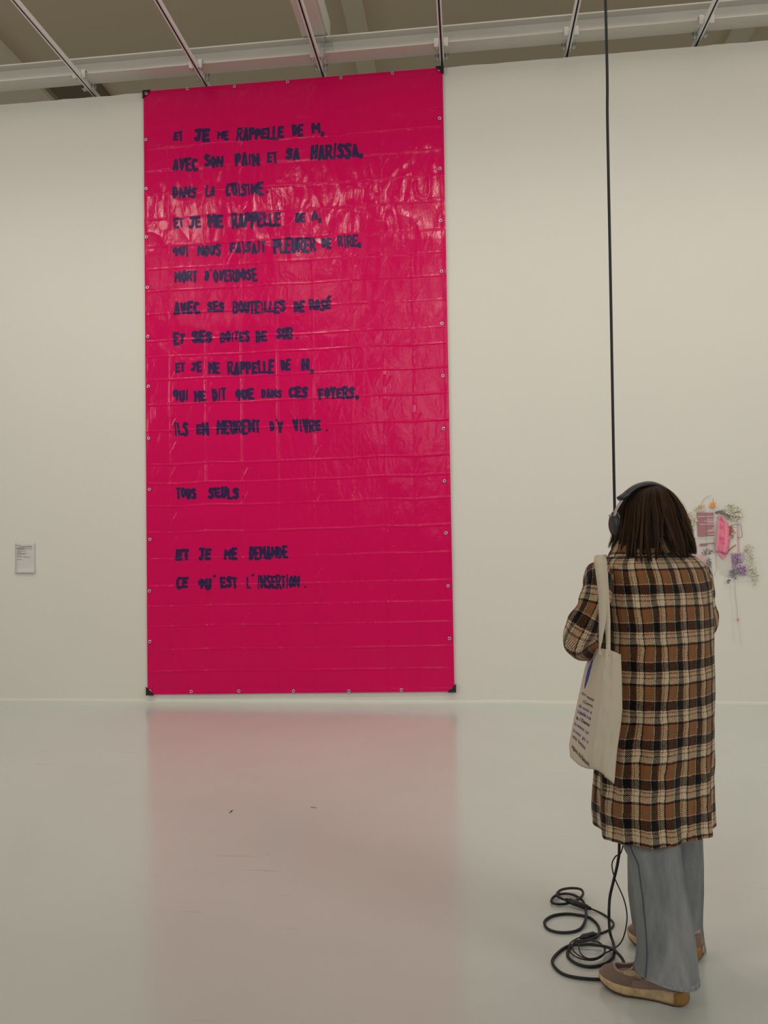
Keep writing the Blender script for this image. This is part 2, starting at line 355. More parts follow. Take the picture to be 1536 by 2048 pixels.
cb = empty('cross_beam', (-1.27, -.02, 5.965), 'wide white beam resting on the I-beam and running towards the viewer above the third rail', 'beam')
box_obj('beam_body', (-1.375, -6.5, 5.965), (-1.17, -.02, 6.26), M['steel'], cb, bevel=.006)
box_obj('side_plate', (-1.169, -6.5, 5.985), (-1.15, -.02, 6.20), M['steel'], cb)

def make_rail(x):
    t = empty('strut_rail', (x, 0, 5.755))
    h = .0205; th = .0035; z0 = 5.755; b = MB()
    pr = [(-h, z0), (-.008, z0), (-.008, z0+.008), (-.008-th, z0+.008), (-.008-th, z0+th), (-h+th, z0+th), (-h+th, z0+.041-th), (h-th, z0+.041-th), (h-th, z0+th), (.008+th, z0+th), (.008+th, z0+.008), (.008, z0+.008), (.008, z0), (h, z0), (h, z0+.041), (-h, z0+.041)]
    b.grid([[Vector((x+px, y, pz)) for px, pz in pr] for y in (-6.6, 2.6)], True, None, True, True)
    b.build('channel', M['rail'], t, smooth=False)
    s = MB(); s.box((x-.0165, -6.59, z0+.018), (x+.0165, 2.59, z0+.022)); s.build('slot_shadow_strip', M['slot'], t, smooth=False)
    c = None
    for sx in (-1, 1):
        for yy in (-.205, -.035):
            b = MB(); xc = x+sx*.042; d = -1 if yy < -.1 else 1
            b.box((xc-.019, yy-.022, 5.752), (xc+.019, yy+.022, 5.757)); b.box((xc-.019, yy+d*.018, 5.757), (xc+.019, yy+d*.023, 5.828)); b.box((xc-.019, yy-.022, 5.822), (xc+.019, yy+.022, 5.828))
            b.tube([(xc, yy, 5.740), (xc, yy, 5.838)], .007, 8); b.tube([(xc, yy, 5.744), (xc, yy, 5.752)], .012, 6)
            b.build('beam_clamp', M['clamp'], t, smooth=False)
    return t
RL = ['leftmost metal strut rail crossing under the white beam above bare wall', 'second metal strut rail from the left, passing over the left half of the pink banner',
      'third strut rail from the left, ending under the wide white cross beam', 'strut rail running over the top right corner of the pink banner',
      'fifth strut rail from the left, left of the hanging black cable', 'rightmost strut rail above the bare wall right of the hanging cable']
r0 = make_rail(XS[0]); tag(r0, RL[0], 'rail', 'strut rails under the ceiling beam')
for i in range(1, 6):
    r = dup(r0, loc=(XS[i], 0, 5.755)); r['label'] = RL[i]

# ------------------------------------------------------------------ tarpaulin banner
TL, TR, BR, BL = on_wall(287, 183, -.02), on_wall(885, 135, -.02), on_wall(909, 1383, -.02), on_wall(295, 1389, -.02)
NX, NZ = 450, 1080
def tpos(s, t): # s right 0..1, t down 0..1 (x,z)
    x = (1-t)*((1-s)*TL.x+s*TR.x)+t*((1-s)*BL.x+s*BR.x); z = (1-t)*((1-s)*TL.z+s*TR.z)+t*((1-s)*BL.z+s*BR.z)
    return x, z
S, T = np.meshgrid(np.linspace(0, 1, NX), np.linspace(0, 1, NZ))
X = (1-T)*((1-S)*TL.x+S*TR.x)+T*((1-S)*BL.x+S*BR.x); Z = (1-T)*((1-S)*TL.z+S*TR.z)+T*((1-S)*BL.z+S*BR.z)
Wt, Ht = abs(TR.x-TL.x), abs(TL.z-BL.z)
Z -= .006*np.sin(S*PI*5.0)*np.where(T < .05, 0, 0) 
def vnoise(u, v, seed=0):
    r = np.random.default_rng(seed); G = r.random((64, 64)); i = np.floor(u).astype(int); j = np.floor(v).astype(int); fu = u-i; fv = v-j
    fu = fu*fu*(3-2*fu); fv = fv*fv*(3-2*fv); g = lambda a, b: G[a % 64, b % 64]
    return (g(i, j)*(1-fu)+g(i+1, j)*fu)*(1-fv)+(g(i, j+1)*(1-fu)+g(i+1, j+1)*fu)*fv
vx = [0, .085, .205, .325, .445, .565, .69, .795, .89, 1.0]
hz_px = [183, 262, 300, 345, 395, 445, 500, 545, 590, 636, 690, 722, 768, 818, 870, 937, 975, 1020, 1072, 1124, 1177, 1217, 1256, 1302, 1344, 1389]
hz = [(p-183)/(1389-183) for p in hz_px]
node = rng.normal(0, .0036, (len(hz), len(vx)))
wx = S + .004*(vnoise(T*14, S*2, 1)-.5); wt = T + .0022*(vnoise(S*9, T*3, 2)-.5)
ix = np.clip(np.searchsorted(vx, wx, 'right')-1, 0, len(vx)-2); iz = np.clip(np.searchsorted(hz, wt, 'right')-1, 0, len(hz)-2)
vxa, hza = np.array(vx), np.array(hz)
fx = np.clip((wx-vxa[ix])/(vxa[ix+1]-vxa[ix]), 0, 1); fz = np.clip((wt-hza[iz])/(hza[iz+1]-hza[iz]), 0, 1)
Hh = node[iz, ix]*(1-fx)*(1-fz)+node[iz, ix+1]*fx*(1-fz)+node[iz+1, ix]*(1-fx)*fz+node[iz+1, ix+1]*fx*fz
Hh += .0022*np.sin(fx*PI)*np.sin(fz*PI)*(vnoise(ix*1.0, iz*1.0, 5)-.2)*2
calm = np.clip((T-.05)/.06, .25, 1)                                   # the top rows hang smooth
for k, p in enumerate(hz[1:-1]):                                      # pressed horizontal folds
    a_ = (.0016+.0030*vnoise(S*11, S*0+k*3.7, 11+k))*calm*(.9+.8*p); d = (wt-p)*Ht; Hh += a_*np.exp(-np.abs(d/.0065)**1.5)
for k, p in enumerate(vx[1:-1]):
    a_ = (.0012+.0034*vnoise(T*25, T*0+k*5.1, 31+k))*calm*(.9+.7*T); d = (wx-p)*Wt; Hh += a_*np.exp(-np.abs(d/.0065)**1.5)
    # short slanting creases that leave every vertical fold
    ph = np.abs(((T*25.5+.3*k) % 1)-.5)*.5/25*Ht; d2 = (wx-p)*Wt - .12*np.clip(.5-((T*25.5+.4*k) % 1), 0, .5); Hh += a_*.9*np.exp(-(d2/.0055)**2)*(vnoise(T*12, T*0, 60+k) > .45)
crum = np.exp(-((T-.20)/.11)**2)*np.clip((T-.055)/.04, 0, 1)*(.15+.95*vnoise(S*5, T*9, 4)**1.3)
q = np.abs(vnoise(S*19+3*vnoise(S*6, T*10, 7), T*24+2*vnoise(S*7, T*8, 8), 6)-.5)
Hh += .0110*crum*(.5-q)**2*4*(.5+vnoise(S*60, T*40, 9)*.5)
q2 = np.abs(vnoise(S*34+2*vnoise(S*9, T*16, 17), T*20, 16)-.5); Hh += .0060*crum*(.5-q2)**3*8
Hh += .0012*(vnoise(S*13, T*25, 21)-.5)
edge = np.minimum(np.minimum(S, 1-S)*Wt, np.minimum(T, 1-T)*Ht)
Hh *= np.clip(edge/.03, .3, 1); Hh += .002*(edge < .035)
Y = -.018 - Hh
v = np.stack([X, Y, Z], -1).reshape(-1, 3); idx = np.arange(NX*NZ).reshape(NZ, NX)
fq = np.stack([idx[:-1, :-1], idx[1:, :-1], idx[1:, 1:], idx[:-1, 1:]], -1).reshape(-1, 4)
def np_mesh(name, v, f, material, parent):
    me = bpy.data.meshes.new(name); me.vertices.add(len(v)); me.vertices.foreach_set('co', v.ravel())
    me.loops.add(f.size); me.loops.foreach_set('vertex_index', f.ravel()); me.polygons.add(len(f))
    me.polygons.foreach_set('loop_start', np.arange(0, f.size, 4)); me.update(calc_edges=True); me.validate()
    return link(name, me, material, parent)
ban = empty('tarpaulin_banner', ((BL.x+BR.x)/2, -.02, BL.z), 'tall glossy magenta tarpaulin with painted French text, pinned on the white wall', 'banner')
np_mesh('tarpaulin', v, fq, M['tarp'], ban)

GL = {
 'A': [(0,0,.5,1),(.5,1,1,0),(.2,.33,.8,.33)], 'B': [(0,0,0,1),(0,1,.8,1),(.8,1,1,.78),(1,.78,.7,.52),(0,.52,.8,.52),(.8,.52,1,.25),(1,.25,.8,0),(.8,0,0,0)],
 'C': [(1,.95,.4,1),(.4,1,0,.7),(0,.7,0,.3),(0,.3,.4,0),(.4,0,1,.05)], 'D': [(0,0,0,1),(0,1,.6,.95),(.6,.95,1,.6),(1,.6,1,.4),(1,.4,.6,.05),(.6,.05,0,0)],
 'E': [(0,0,0,1),(0,1,1,1),(0,.52,.8,.52),(0,0,1,0)], 'F': [(0,0,0,1),(0,1,1,1),(0,.5,.8,.5)],
 'H': [(0,0,0,1),(1,0,1,1),(0,.5,1,.5)], 'I': [(.5,0,.5,1)], 'J': [(.1,1,1,1),(.7,1,.7,.2),(.7,.2,.4,0),(.4,0,0,.1)],
 'L': [(0,1,0,0),(0,0,1,0)], 'M': [(0,0,0,1),(0,1,.5,.45),(.5,.45,1,1),(1,1,1,0)], 'N': [(0,0,0,1),(0,1,1,0),(1,0,1,1)],
 'O': [(.5,1,.0,.7),(0,.7,0,.3),(0,.3,.5,0),(.5,0,1,.3),(1,.3,1,.7),(1,.7,.5,1)], 'P': [(0,0,0,1),(0,1,.8,1),(.8,1,1,.75),(1,.75,.8,.48),(.8,.48,0,.48)],
 'Q': [(.5,1,.0,.75),(0,.75,.1,.45),(.1,.45,.9,.45),(.9,.45,1,.75),(1,.75,.5,1),(.4,.7,.9,.6),(.8,.5,.6,0)], 'R': [(0,0,0,1),(0,1,.8,1),(.8,1,1,.78),(1,.78,.7,.5),(.7,.5,0,.5),(.4,.5,1,0)],
 'S': [(1,.92,.4,1),(.4,1,0,.78),(0,.78,.9,.42),(.9,.42,.95,.15),(.95,.15,.5,0),(.5,0,0,.1)], 'T': [(0,1,1,1),(.5,1,.5,0)],
 'U': [(0,1,0,.25),(0,.25,.4,0),(.4,0,.7,0),(.7,0,1,.25),(1,.25,1,1)], 'V': [(0,1,.5,0),(.5,0,1,1)], 'Y': [(0,1,.5,.5),(1,1,.5,.5),(.5,.5,.4,0)],
}
LINES = [
 [('ET',348,365,263,283),('JE',389,419,254,283),('ME',435,456,260,279),('RAPPELLE',474,567,254,280),('DE',585,606,246,273),('M',624,640,246,269),(',',642,648,262,274)],
 [('AVEC',346,395,316,343),('SON',409,446,309,336),('PAIN',470,519,306,332),('ET',535,554,304,327),('SA',572,599,295,321),('HARISSA',622,717,287,319),(',',719,726,306,318)],
 [('DANS',346,392,372,396),('LA',412,430,371,394),('CUISINE',452,527,365,392),('.',533,538,382,387)],
 [('ET',348,366,435,456),('JE',379,401,432,456),('ME',416,446,429,457),('RAPPELLE',464,561,426,455),('DE',592,610,424,445),('A',624,636,422,443),(',',637,643,436,447)],
 [('QUI',346,377,492,513),('NOUS',395,441,488,512),('FAISAIT',460,531,483,507),('PLEURER',547,631,475,506),('DE',644,663,475,498),('RIRE',676,715,471,496),(',',716,722,484,497)],
 [('MORT',349,394,541,565),('D',410,418,543,563),("'",420,424,538,543),('OVERDOSE',427,514,538,563)],
 [('AVEC',348,399,602,630),('SES',415,448,602,626),('BOUTEILLES',466,570,601,627),('DE',588,609,601,624),('ROSÉ',619,661,598,621)],
 [('ET',347,369,665,690),('SES',384,424,660,686),('BOITES',441,499,662,684),('DE',512,533,661,684),('SUB',553,585,654,680),('.',592,597,674,679)],
 [('ET',351,369,725,746),('JE',383,403,724,745),('ME',417,439,724,746),('RAPPELLE',455,548,721,748),('DE',562,581,717,742),('H',603,618,714,742),(',',620,627,738,748)],
 [('QUI',347,377,779,803),('ME',389,411,779,803),('DIT',425,451,777,802),('QUE',471,507,777,801),('DANS',523,563,777,797),('CES',578,615,772,797),('FOYERS',637,708,774,798),(',',711,717,789,800)],
 [('ILS',348,376,844,872),('EN',393,417,846,869),('MEURENT',434,519,840,868),('D',540,548,840,864),("'",551,556,838,843),('Y',555,566,842,864),('VIVRE',586,641,839,864),('.',651,656,858,863)],
 [('TOUS',353,392,975,998),('SEULS',417,477,974,998),('.',485,489,992,996)],
 [('ET',352,378,1096,1121),('JE',398,422,1096,1121),('ME',449,474,1096,1119),('DEMANDE',499,575,1093,1118)],
 [('CE',353,376,1154,1178),('QU',397,422,1156,1180),("'",426,432,1149,1155),('EST',441,474,1152,1176),('L',494,500,1152,1177),("'",503,509,1147,1153),('INSERTION',515,599,1150,1177),('.',608,613,1171,1176)],
]
CELL = .0028
def sample_h(xw, zw):   # bilinear sample of the tarp surface at world x, z
    t = np.clip((TL.z-zw)/(TL.z-BL.z), 0, 1)
    for _ in range(3):
        xl = TL.x+(BL.x-TL.x)*t; xr = TR.x+(BR.x-TR.x)*t; s = np.clip((xw-xl)/(xr-xl), 0, 1)
        zt = (1-s)*TL.z+s*TR.z; zb = (1-s)*BL.z+s*BR.z; t = np.clip((zt-zw)/(zt-zb), 0, 1)
    a, b = s*(NX-1), t*(NZ-1); i = np.minimum(a.astype(int), NX-2); j = np.minimum(b.astype(int), NZ-2); fa, fb = a-i, b-j
    return Y[j, i]*(1-fa)*(1-fb)+Y[j, i+1]*fa*(1-fb)+Y[j+1, i]*(1-fa)*fb+Y[j+1, i+1]*fa*fb
gx0, gz0 = TL.x, BL.z
lseed = 100
def letter(ca):
    W_ = 20000
    cor = np.stack([ca, ca+[1, 0], ca+[1, 1], ca+[0, 1]], 1); key = cor[..., 0]*W_+cor[..., 1]
    uq, inv = np.unique(key, return_inverse=True); ux, uz = uq//W_, uq % W_; xw = gx0+ux*CELL; zw = gz0+uz*CELL
    vv = np.stack([xw, sample_h(xw, zw)-.0010, zw], -1)
    np_mesh('painted_letter', vv, inv.reshape(-1, 4).astype(np.int32), M['paint'], ban)
for line in LINES:
    for word, xa, xb, ya, yb in line:
        wts = [.55 if c in "I" else (1.25 if c in 'MN' else (.85 if c in 'LT' else 1.0)) for c in word.replace('É', 'E')]
        gap = 1.6 if len(word) > 1 else 0; tot = xb-xa-gap*(len(word)-1); cx = xa
        for c, wgt in zip(word, wts):
            lseed += 1; r = random.Random(lseed); wpx = tot*wgt/sum(wts)
            jt, jb = (r.uniform(-2.2, 2.2), r.uniform(-2.2, 2.2)) if c not in ".,'" else (0, 0)
            slope = -.035*((cx-xa)-(xb-xa)/2) if len(word) > 5 else 0
            p00 = on_wall(cx, yb+jb+slope, -.02); p11 = on_wall(cx+wpx, ya+jt+slope, -.02)
            x0, x1, z0_, z1_ = p00.x-.004, p11.x+.004, p00.z, p11.z
            hgt = z1_-z0_; wid = x1-x0; th = min(.33*hgt, .47*wid) if c not in ".,'" else min(hgt, wid)*.9
            if c in 'MNBRQ': th *= .82
            base = 'E' if c == 'É' else c
            if base in '.': st = [(.5, .5, .5, .5)]
            elif base == "'": st = [(.5, .6, .4, .3)]
            elif base == ',': st = [(.7, .9, .3, .1)]
            else: st = GL[base]
            ins = th/2; sh = r.uniform(-.08, .08)
            mp_ = lambda u, v_: (x0+ins+u*(wid-2*ins)+sh*(v_-.5)*hgt, z0_+ins+v_*(hgt-2*ins))
            segs = [(*mp_(a, b), *mp_(c2, d)) for a, b, c2, d in st]
            if c == 'É': segs.append((x0+.5*wid, z1_+.012, x0+.8*wid, z1_+.03))
            xs = np.arange(math.floor((x0-.03-gx0)/CELL), math.ceil((x1+.03-gx0)/CELL)); zs = np.arange(math.floor((z0_-.03-gz0)/CELL), math.ceil((z1_+.05-gz0)/CELL))
            GX, GZ = np.meshgrid(xs, zs); px = gx0+(GX+.5)*CELL; pz = gz0+(GZ+.5)*CELL; D = np.full(px.shape, 9.)
            for ax, az, bx, bz in segs:
                dx, dz = bx-ax, bz-az; l2 = dx*dx+dz*dz+1e-9; t = np.clip(((px-ax)*dx+(pz-az)*dz)/l2, 0, 1); ex, ez = np.abs(px-ax-t*dx), np.abs(pz-az-t*dz)
                D = np.minimum(D, .45*np.hypot(ex, ez)+.55*np.maximum(ex, ez))
            rough = .0020*(vnoise(px*55+300, pz*55+300, lseed)-.5)*2
            inside = D+rough < th/2
            cx += wpx+gap
            ca = np.stack([GX[inside], GZ[inside]], -1)
            letter(ca)

def gro(p):
    b = MB(); rows = []
    for i in range(14):
        a = 2*PI*i/14; rows.append([p+Vector((math.cos(a)*(.0110+.0042*math.cos(q)), -.0035*math.sin(q)-.001, math.sin(a)*(.0110+.0042*math.cos(q)))) for q in [2*PI*j/6 for j in range(6)]])
    rows.append(rows[0]); b.grid(rows, True); return b
g_obj = None
gpx = [(375,178),(469,173),(575,164),(682,156),(785,147),(383,1383),(478,1382),(587,1382),(698,1382),(803,1380)] + \
      [(292,280),(293,378),(294,475),(295,575),(296,673),(297,773),(298,877),(299,979),(300,1079),(299,1182),(300,1283)] + \
      [(879,237),(880,338),(881,441),(883,543),(884,647),(886,752),(887,857),(889,962),(892,1066),(896,1172),(899,1277)] + [(293,188),(879,140),(300,1382),(905,1378)]
for i, (gx, gy) in enumerate(gpx):
    p = on_wall(gx, gy, -.02); p.y = float(sample_h(np.array([p.x]), np.array([p.z]))[0])-.004 - (.004 if i > 31 else 0)
    if g_obj is None:
        g_obj = gro(Vector((0, 0, 0))).build('grommet', M['grommet']); hb = MB(); hb.tube([(0, -.001, 0), (0, .002, 0)], .0075, 10); 
        hole = hb.build('grommet_hole', M['grommet_hole']); hole.parent = g_obj; g_obj.parent = ban; g_obj.location = p-ban.location
    else: dup(g_obj, ban, p-ban.location)
for (cx, cy), (sx, sz) in zip([(287, 183), (886, 134), (294, 1389), (911, 1383)], [(1, -1), (-1, -1), (1, 1), (-1, 1)]):
    p = on_wall(cx, cy, -.02); y = -.032; b = MB(); Lx = .075; o2 = []
    pts = [(0, 0), (Lx, 0), (Lx*.8, .016), (.016, Lx*.8), (0, Lx)]
    a1 = [Vector((p.x+sx*(u-.006), y, p.z+sz*(v_-.006))) for u, v_ in pts]; a2 = [q+Vector((0, .012, 0)) for q in a1]
    b.grid([a1, a2], True, None, True, True); b.build('corner_patch', M['corner'], ban, smooth=False)

# ------------------------------------------------------------------ wall text sheet
la, lb = on_wall(31, 1086), on_wall(71, 1146); sh_ = empty('wall_text_sheet', ((la.x+lb.x)/2, 0, lb.z), 'small white printed text sheet on the bare wall left of the pink banner', 'sign')
b = MB(); rows = []
for i in range(17):
    t = i/16; z = la.z+(lb.z-la.z)*t; rows.append([Vector((la.x+(lb.x-la.x)*s, -.004-.018*max(0, t-.75)**2*16*(.6+.4*s)*.8, z)) for s in np.linspace(0, 1, 6)])
b.grid(rows); o = b.build('paper', M['paper'], sh_); mo = o.modifiers.new('thick', 'SOLIDIFY'); mo.thickness = .002
b = MB()
for t, s0, s1 in [(.08,.02,.3),(.115,.25,.85),(.145,.1,.85),(.175,.1,.5),(.20,.1,.85),(.225,.1,.45),(.275,.1,.55),(.305,.1,.32),(.345,.1,.6),(.375,.1,.5),(.42,.1,.28),(.46,.1,.55),(.475,.5,.75),(.55,.08,.32)]:
    z = la.z+(lb.z-la.z)*t; xa = la.x+(lb.x-la.x)*s0; xb = la.x+(lb.x-la.x)*s1; b.box((xa, -.0068, z-.0024), (xb, -.0058, z+.0024))
b.build('printed_lines', M['ink'], sh_, smooth=False)

# ------------------------------------------------------------------ person
BASE = Vector((.60, -4.12, 0))
per = empty('person', BASE, 'person in long plaid coat and wide jeans standing with back turned, wearing headphones', 'person')
def L2(v): return Vector(v)
def dirv(r, f, u=0): return Vector((_r.x, _r.y, 0))*r + FH*f + Vector((0, 0, u))
RH = Vector((_r.x, _r.y, 0))

# ---- coat
DC = 2.62
coat_tab = [  # y, left, right, depth half, shear
 (1096, 1248, 1338, .060, .10), (1101, 1238, 1352, .072, .14), (1107, 1222, 1374, .088, .18), (1115, 1207, 1394, .105, .22), (1126, 1198, 1408, .120, .26), (1145, 1194, 1419, .135, .28),
 (1175, 1195, 1426, .148, .30), (1220, 1199, 1428, .155, .30), (1270, 1203, 1430, .155, .32), (1330, 1203, 1432, .158, .34), (1400, 1198, 1433, .162, .34), (1470, 1192, 1433, .168, .34),
 (1540, 1185, 1431, .176, .34), (1600, 1183, 1430, .184, .34), (1640, 1185, 1430, .190, .34), (1660, 1187, 1428, .192, .34)]
def coat_ring(y, n=150, inset=0.0, full=True):
    l, r_, hd, k = [interp(y, coat_tab, j) for j in (1, 2, 3, 4)]
    a_ = at(l, y, DC); b_ = at(r_, y, DC); c = (a_+b_)/2; hw = (b_-a_).length/2-inset; hd -= inset
    zt = c.z; low = max(0, (y-1200)/460); out = []
    for j in range(n):
        ph = 2*PI*j/n; cx, sy = math.cos(ph), math.sin(ph)         # ph=-90deg faces the camera
        e = .86; ex = math.copysign(abs(cx)**e, cx)*hw; ey = math.copysign(abs(sy)**e, sy)*hd + k*ex*.8
        u = j/n
        # hanging folds, deeper towards the hem
        fo = low**1.6*(.006*math.sin(ph*7+.8+low*1.2)+.007*math.sin(ph*13+2.0-low)) 
        fo += low**3*.017*math.exp(-((ph-4.55-.14*low)/.09)**2) - low**3*.012*math.exp(-((ph-4.72-.14*low)/.07)**2) + low**3*.010*math.exp(-((ph-5.1)/.08)**2)
        fo += .0035*noise.noise(Vector((cx*4, sy*4, zt*7)))*(.4+low) + .003*noise.noise(Vector((cx*11, sy*11, zt*16)))
        p = c + RH*(ex*(1+fo/.2)) + FH*(ey*(1+fo/.15)); p.z = zt
        out.append(p)
    return out
ys = [1096, 1098.5, 1101, 1104, 1107, 1111, 1115, 1120, 1126, 1135] + list(np.linspace(1145, 1645, 92))
n = 150; ref = coat_ring(1300, n); arc = [0.0]
for j in range(n): arc.append(arc[-1]+(ref[(j+1) % n]-ref[j]).length)
rows = []; uvs = []; vlen = 0; prev = None
for y in ys:
    R_ = coat_ring(y, n); mid = R_[int(n*.75)]
    if prev is not None: vlen += (mid-prev).length
    prev = mid; R_.append(R_[0]); rows.append(R_); uvs.append([(arc[j], -vlen) for j in range(n+1)])
cb_ = MB(); cb_.grid(rows, False, uvs)
inn = [coat_ring(1644, n, .012), coat_ring(1600, n, .014), coat_ring(1500, n, .016)]
hem_uv = uvs[-1]
rr = [rows[-1]] + [q+[q[0]] for q in inn]; cb_.grid(rr, False, [hem_uv]*4)
coat = cb_.build('coat', M['plaid'], per)
# back vent edge / fraying on the hem right corner
# ---- sleeves (sub-parts of the coat)
def sleeve(path, radii, name, flat=.9, amp=.006, useed=0.0, n=40):
    P = smooth_path(path, 7); k = len(P); rs = np.interp(np.linspace(0, 1, k), np.linspace(0, 1, len(radii)), radii)
    Tn = [(P[min(i+1, k-1)]-P[max(i-1, 0)]).normalized() for i in range(k)]; A = FH.copy(); rows = []; uvr = []; ln = 0
    for i in range(k):
        if i: ln += (P[i]-P[i-1]).length
        A = (A-Tn[i]*A.dot(Tn[i])).normalized(); B = Tn[i].cross(A); row = []; ur = []
        for j in range(n+1):
            a = 2*PI*(j % n)/n; q = rs[i]*(1+ (amp/.06)*(noise.noise(Vector((math.cos(a)*1.6, math.sin(a)*1.6, ln*17+useed)))+.4*math.sin(ln*70+2*math.sin(a)+useed)))
            row.append(P[i]+A*math.cos(a)*q*flat+B*math.sin(a)*q); ur.append((a*.058+useed, -ln))
        rows.append(row); uvr.append(ur)
    b = MB(); b.grid(rows, False, uvr); s0 = sum(rows[0], Vector())/len(rows[0]); b.grid([[s0+(p-s0)*.02 for p in rows[0]], [s0+(p-s0)*.6-Tn[0]*.012 for p in rows[0]], rows[0]], False, [uvr[0]]*3); c0 = rows[-1]; ce = sum(c0, Vector())/len(c0)
    b.grid([c0, [ce+(p-ce)*.8 for p in c0], [ce+(p-ce)*.78-Tn[-1]*.03 for p in c0]], False, [uvr[-1]]*3)
    return b.build(name, M['plaid'], coat)
sl = [at(1242, 1158, 2.62), at(1222, 1150, 2.59), at(1199, 1157, 2.545), at(1195, 1178, 2.51), at(1186, 1215, 2.50), at(1168, 1250, 2.50), at(1160, 1272, 2.52), at(1178, 1280, 2.58), at(1196, 1268, 2.66), at(1212, 1250, 2.74)]
sleeve(sl, [.030, .042, .058, .058, .055, .062, .069, .065, .053, .045], 'sleeve', .85, .009, .02)
sr = [at(1352, 1150, 2.68), at(1378, 1146, 2.71), at(1394, 1160, 2.73), at(1397, 1200, 2.74), at(1406, 1238, 2.75), at(1400, 1252, 2.80), at(1360, 1250, 2.86), at(1310, 1240, 2.90)]
sleeve(sr, [.034, .048, .058, .058, .056, .052, .047, .043], 'sleeve', .9, .006, .33)
# ---- collar: standing, folded outward
rows = []; uvr = []; n = 60
for i, (y, l, r_, hd, k) in enumerate([(1118, 1208, 1372, .098, .15), (1108, 1213, 1362, .094, .14), (1098, 1219, 1352, .088, .12), (1086, 1227, 1344, .080, .10), (1076, 1236, 1337, .073, .08), (1071, 1241, 1332, .068, .08), (1074, 1246, 1327, .060, .08), (1100, 1252, 1322, .055, .08)]):
    a_ = at(l, y, DC); b_ = at(r_, y, DC); c = (a_+b_)/2; hw = (b_-a_).length/2; row = []; ur = []
    for j in range(n+1):
        ph = 2*PI*(j % n)/n; ex = math.cos(ph)*hw; ey = math.sin(ph)*hd+k*ex; p = c+RH*ex+FH*ey; p.z += .004*noise.noise(Vector((ph*2, i*.5, 3))) - .03*max(0, math.sin(ph))
        row.append(p); ur.append((ph*.09+.03, -i*.015+.04))
    rows.append(row); uvr.append(ur)
b = MB(); b.grid(rows, False, uvr); b.build('collar', M['plaid'], coat)

# ---- jeans
def leg(tab, name, parent, shear, ratio, hemz, seam=None, n=72):
    rows = []
    N_ = 70
    for i in range(N_+1):
        t = i/N_; y = tab[0][0]+(tab[-1][0]-tab[0][0])*t; l, r_, dep = [interp(y, tab, k) for k in (1, 2, 3)]
        a_ = at(l, y, dep); b_ = at(r_, y, dep); c = (a_+b_)/2; hw = (b_-a_).length/2; row = []
        for j in range(n):
            ph = 2*PI*j/n; ex = math.cos(ph)*hw; ey = math.sin(ph)*hw*ratio+shear*ex
            fo = .035*noise.noise(Vector((math.cos(ph)*1.5, math.sin(ph)*1.5, c.z*3+shear*9)))+.018*math.sin(ph*5+t*2)*t+.014*noise.noise(Vector((math.cos(ph)*4, math.sin(ph)*4, c.z*11)))
            p = c+RH*ex*(1+fo)+FH*ey*(1+fo); p.z = c.z
            if t > .86: f_ = (t-.86)/.14; p.z += f_*f_*hemz*(-ex/hw*.5+.5) 
            row.append(p)
        rows.append(row)
    # turned hem
    c = sum(rows[-1], Vector())/n; rows.append([c+(p-c)*.975+Vector((0, 0, .001)) for p in rows[-1]]); rows.append([c+(p-c)*.7+Vector((0, 0, .004)) for p in rows[-2]])
    b = MB(); b.grid(rows, True, None, True, False); return b.build(name, M['denim'], parent), rows
jeans = empty('jeans', BASE); jeans.parent = per; jeans.location = (0, 0, 0)
nearT = [(1480, 1236, 1362, 2.56), (1600, 1234, 1362, 2.54), (1680, 1240, 1361, 2.53), (1715, 1258, 1364, 2.52), (1780, 1266, 1374, 2.50), (1840, 1270, 1386, 2.49), (1890, 1272, 1393, 2.48), (1930, 1268, 1397, 2.47), (1968, 1266, 1400, 2.46)]
farT = [(1480, 1290, 1412, 2.72), (1600, 1285, 1408, 2.73), (1680, 1262, 1405, 2.74), (1715, 1256, 1406, 2.75), (1780, 1257, 1407, 2.77), (1850, 1266, 1405, 2.78), (1880, 1276, 1408, 2.78), (1900, 1280, 1410, 2.79)]
o1, r1 = leg(nearT, 'trouser_leg', jeans, .12, .80, .055)
o2, r2 = leg(farT, 'trouser_leg', jeans, .0, .62, .03)
# outer side seams and hem stitching
for rws, jj, nm in ((r1, 43, 'side_seam'),):
    b = MB(); cs = [rws[i][jj] for i in range(0, 70, 2)]; c0 = [sum(rws[i], Vector())/72 for i in range(0, 70, 2)]
    b.tube([p+(p-q).normalized()*.0005 for p, q in zip(cs, c0)], .0022, 6); b.build(nm, mat('seam_thread', (.07, .08, .10), .9), jeans)
for rws in (r1, r2):
    b = MB(); c = sum(rws[-4], Vector())/72; b.grid([[c+(p-c)*1.012+Vector((0, 0, .001)) for p in rws[-3]], [c+(p-c)*1.02 for p in rws[-4]], [c+(p-c)*1.0 for p in rws[-5]]], True)
    b.build('hem', M['denim_pale'], jeans)
# hips of the trousers (under the coat)
b = MB(); rows = []
for z, hw, hd in ((1.02, .145, .105), (.95, .17, .125), (.85, .175, .13), (.78, .165, .125), (.74, .12, .10)):
    c = at(1318, 1400, 2.64); c.z = z; rows.append([c+RH*math.cos(2*PI*j/40)*hw+FH*(math.sin(2*PI*j/40)*hd+.3*math.cos(2*PI*j/40)*hw) for j in range(40)])
b.grid(rows, True, None, True, True); b.build('waist', M['denim'], jeans)

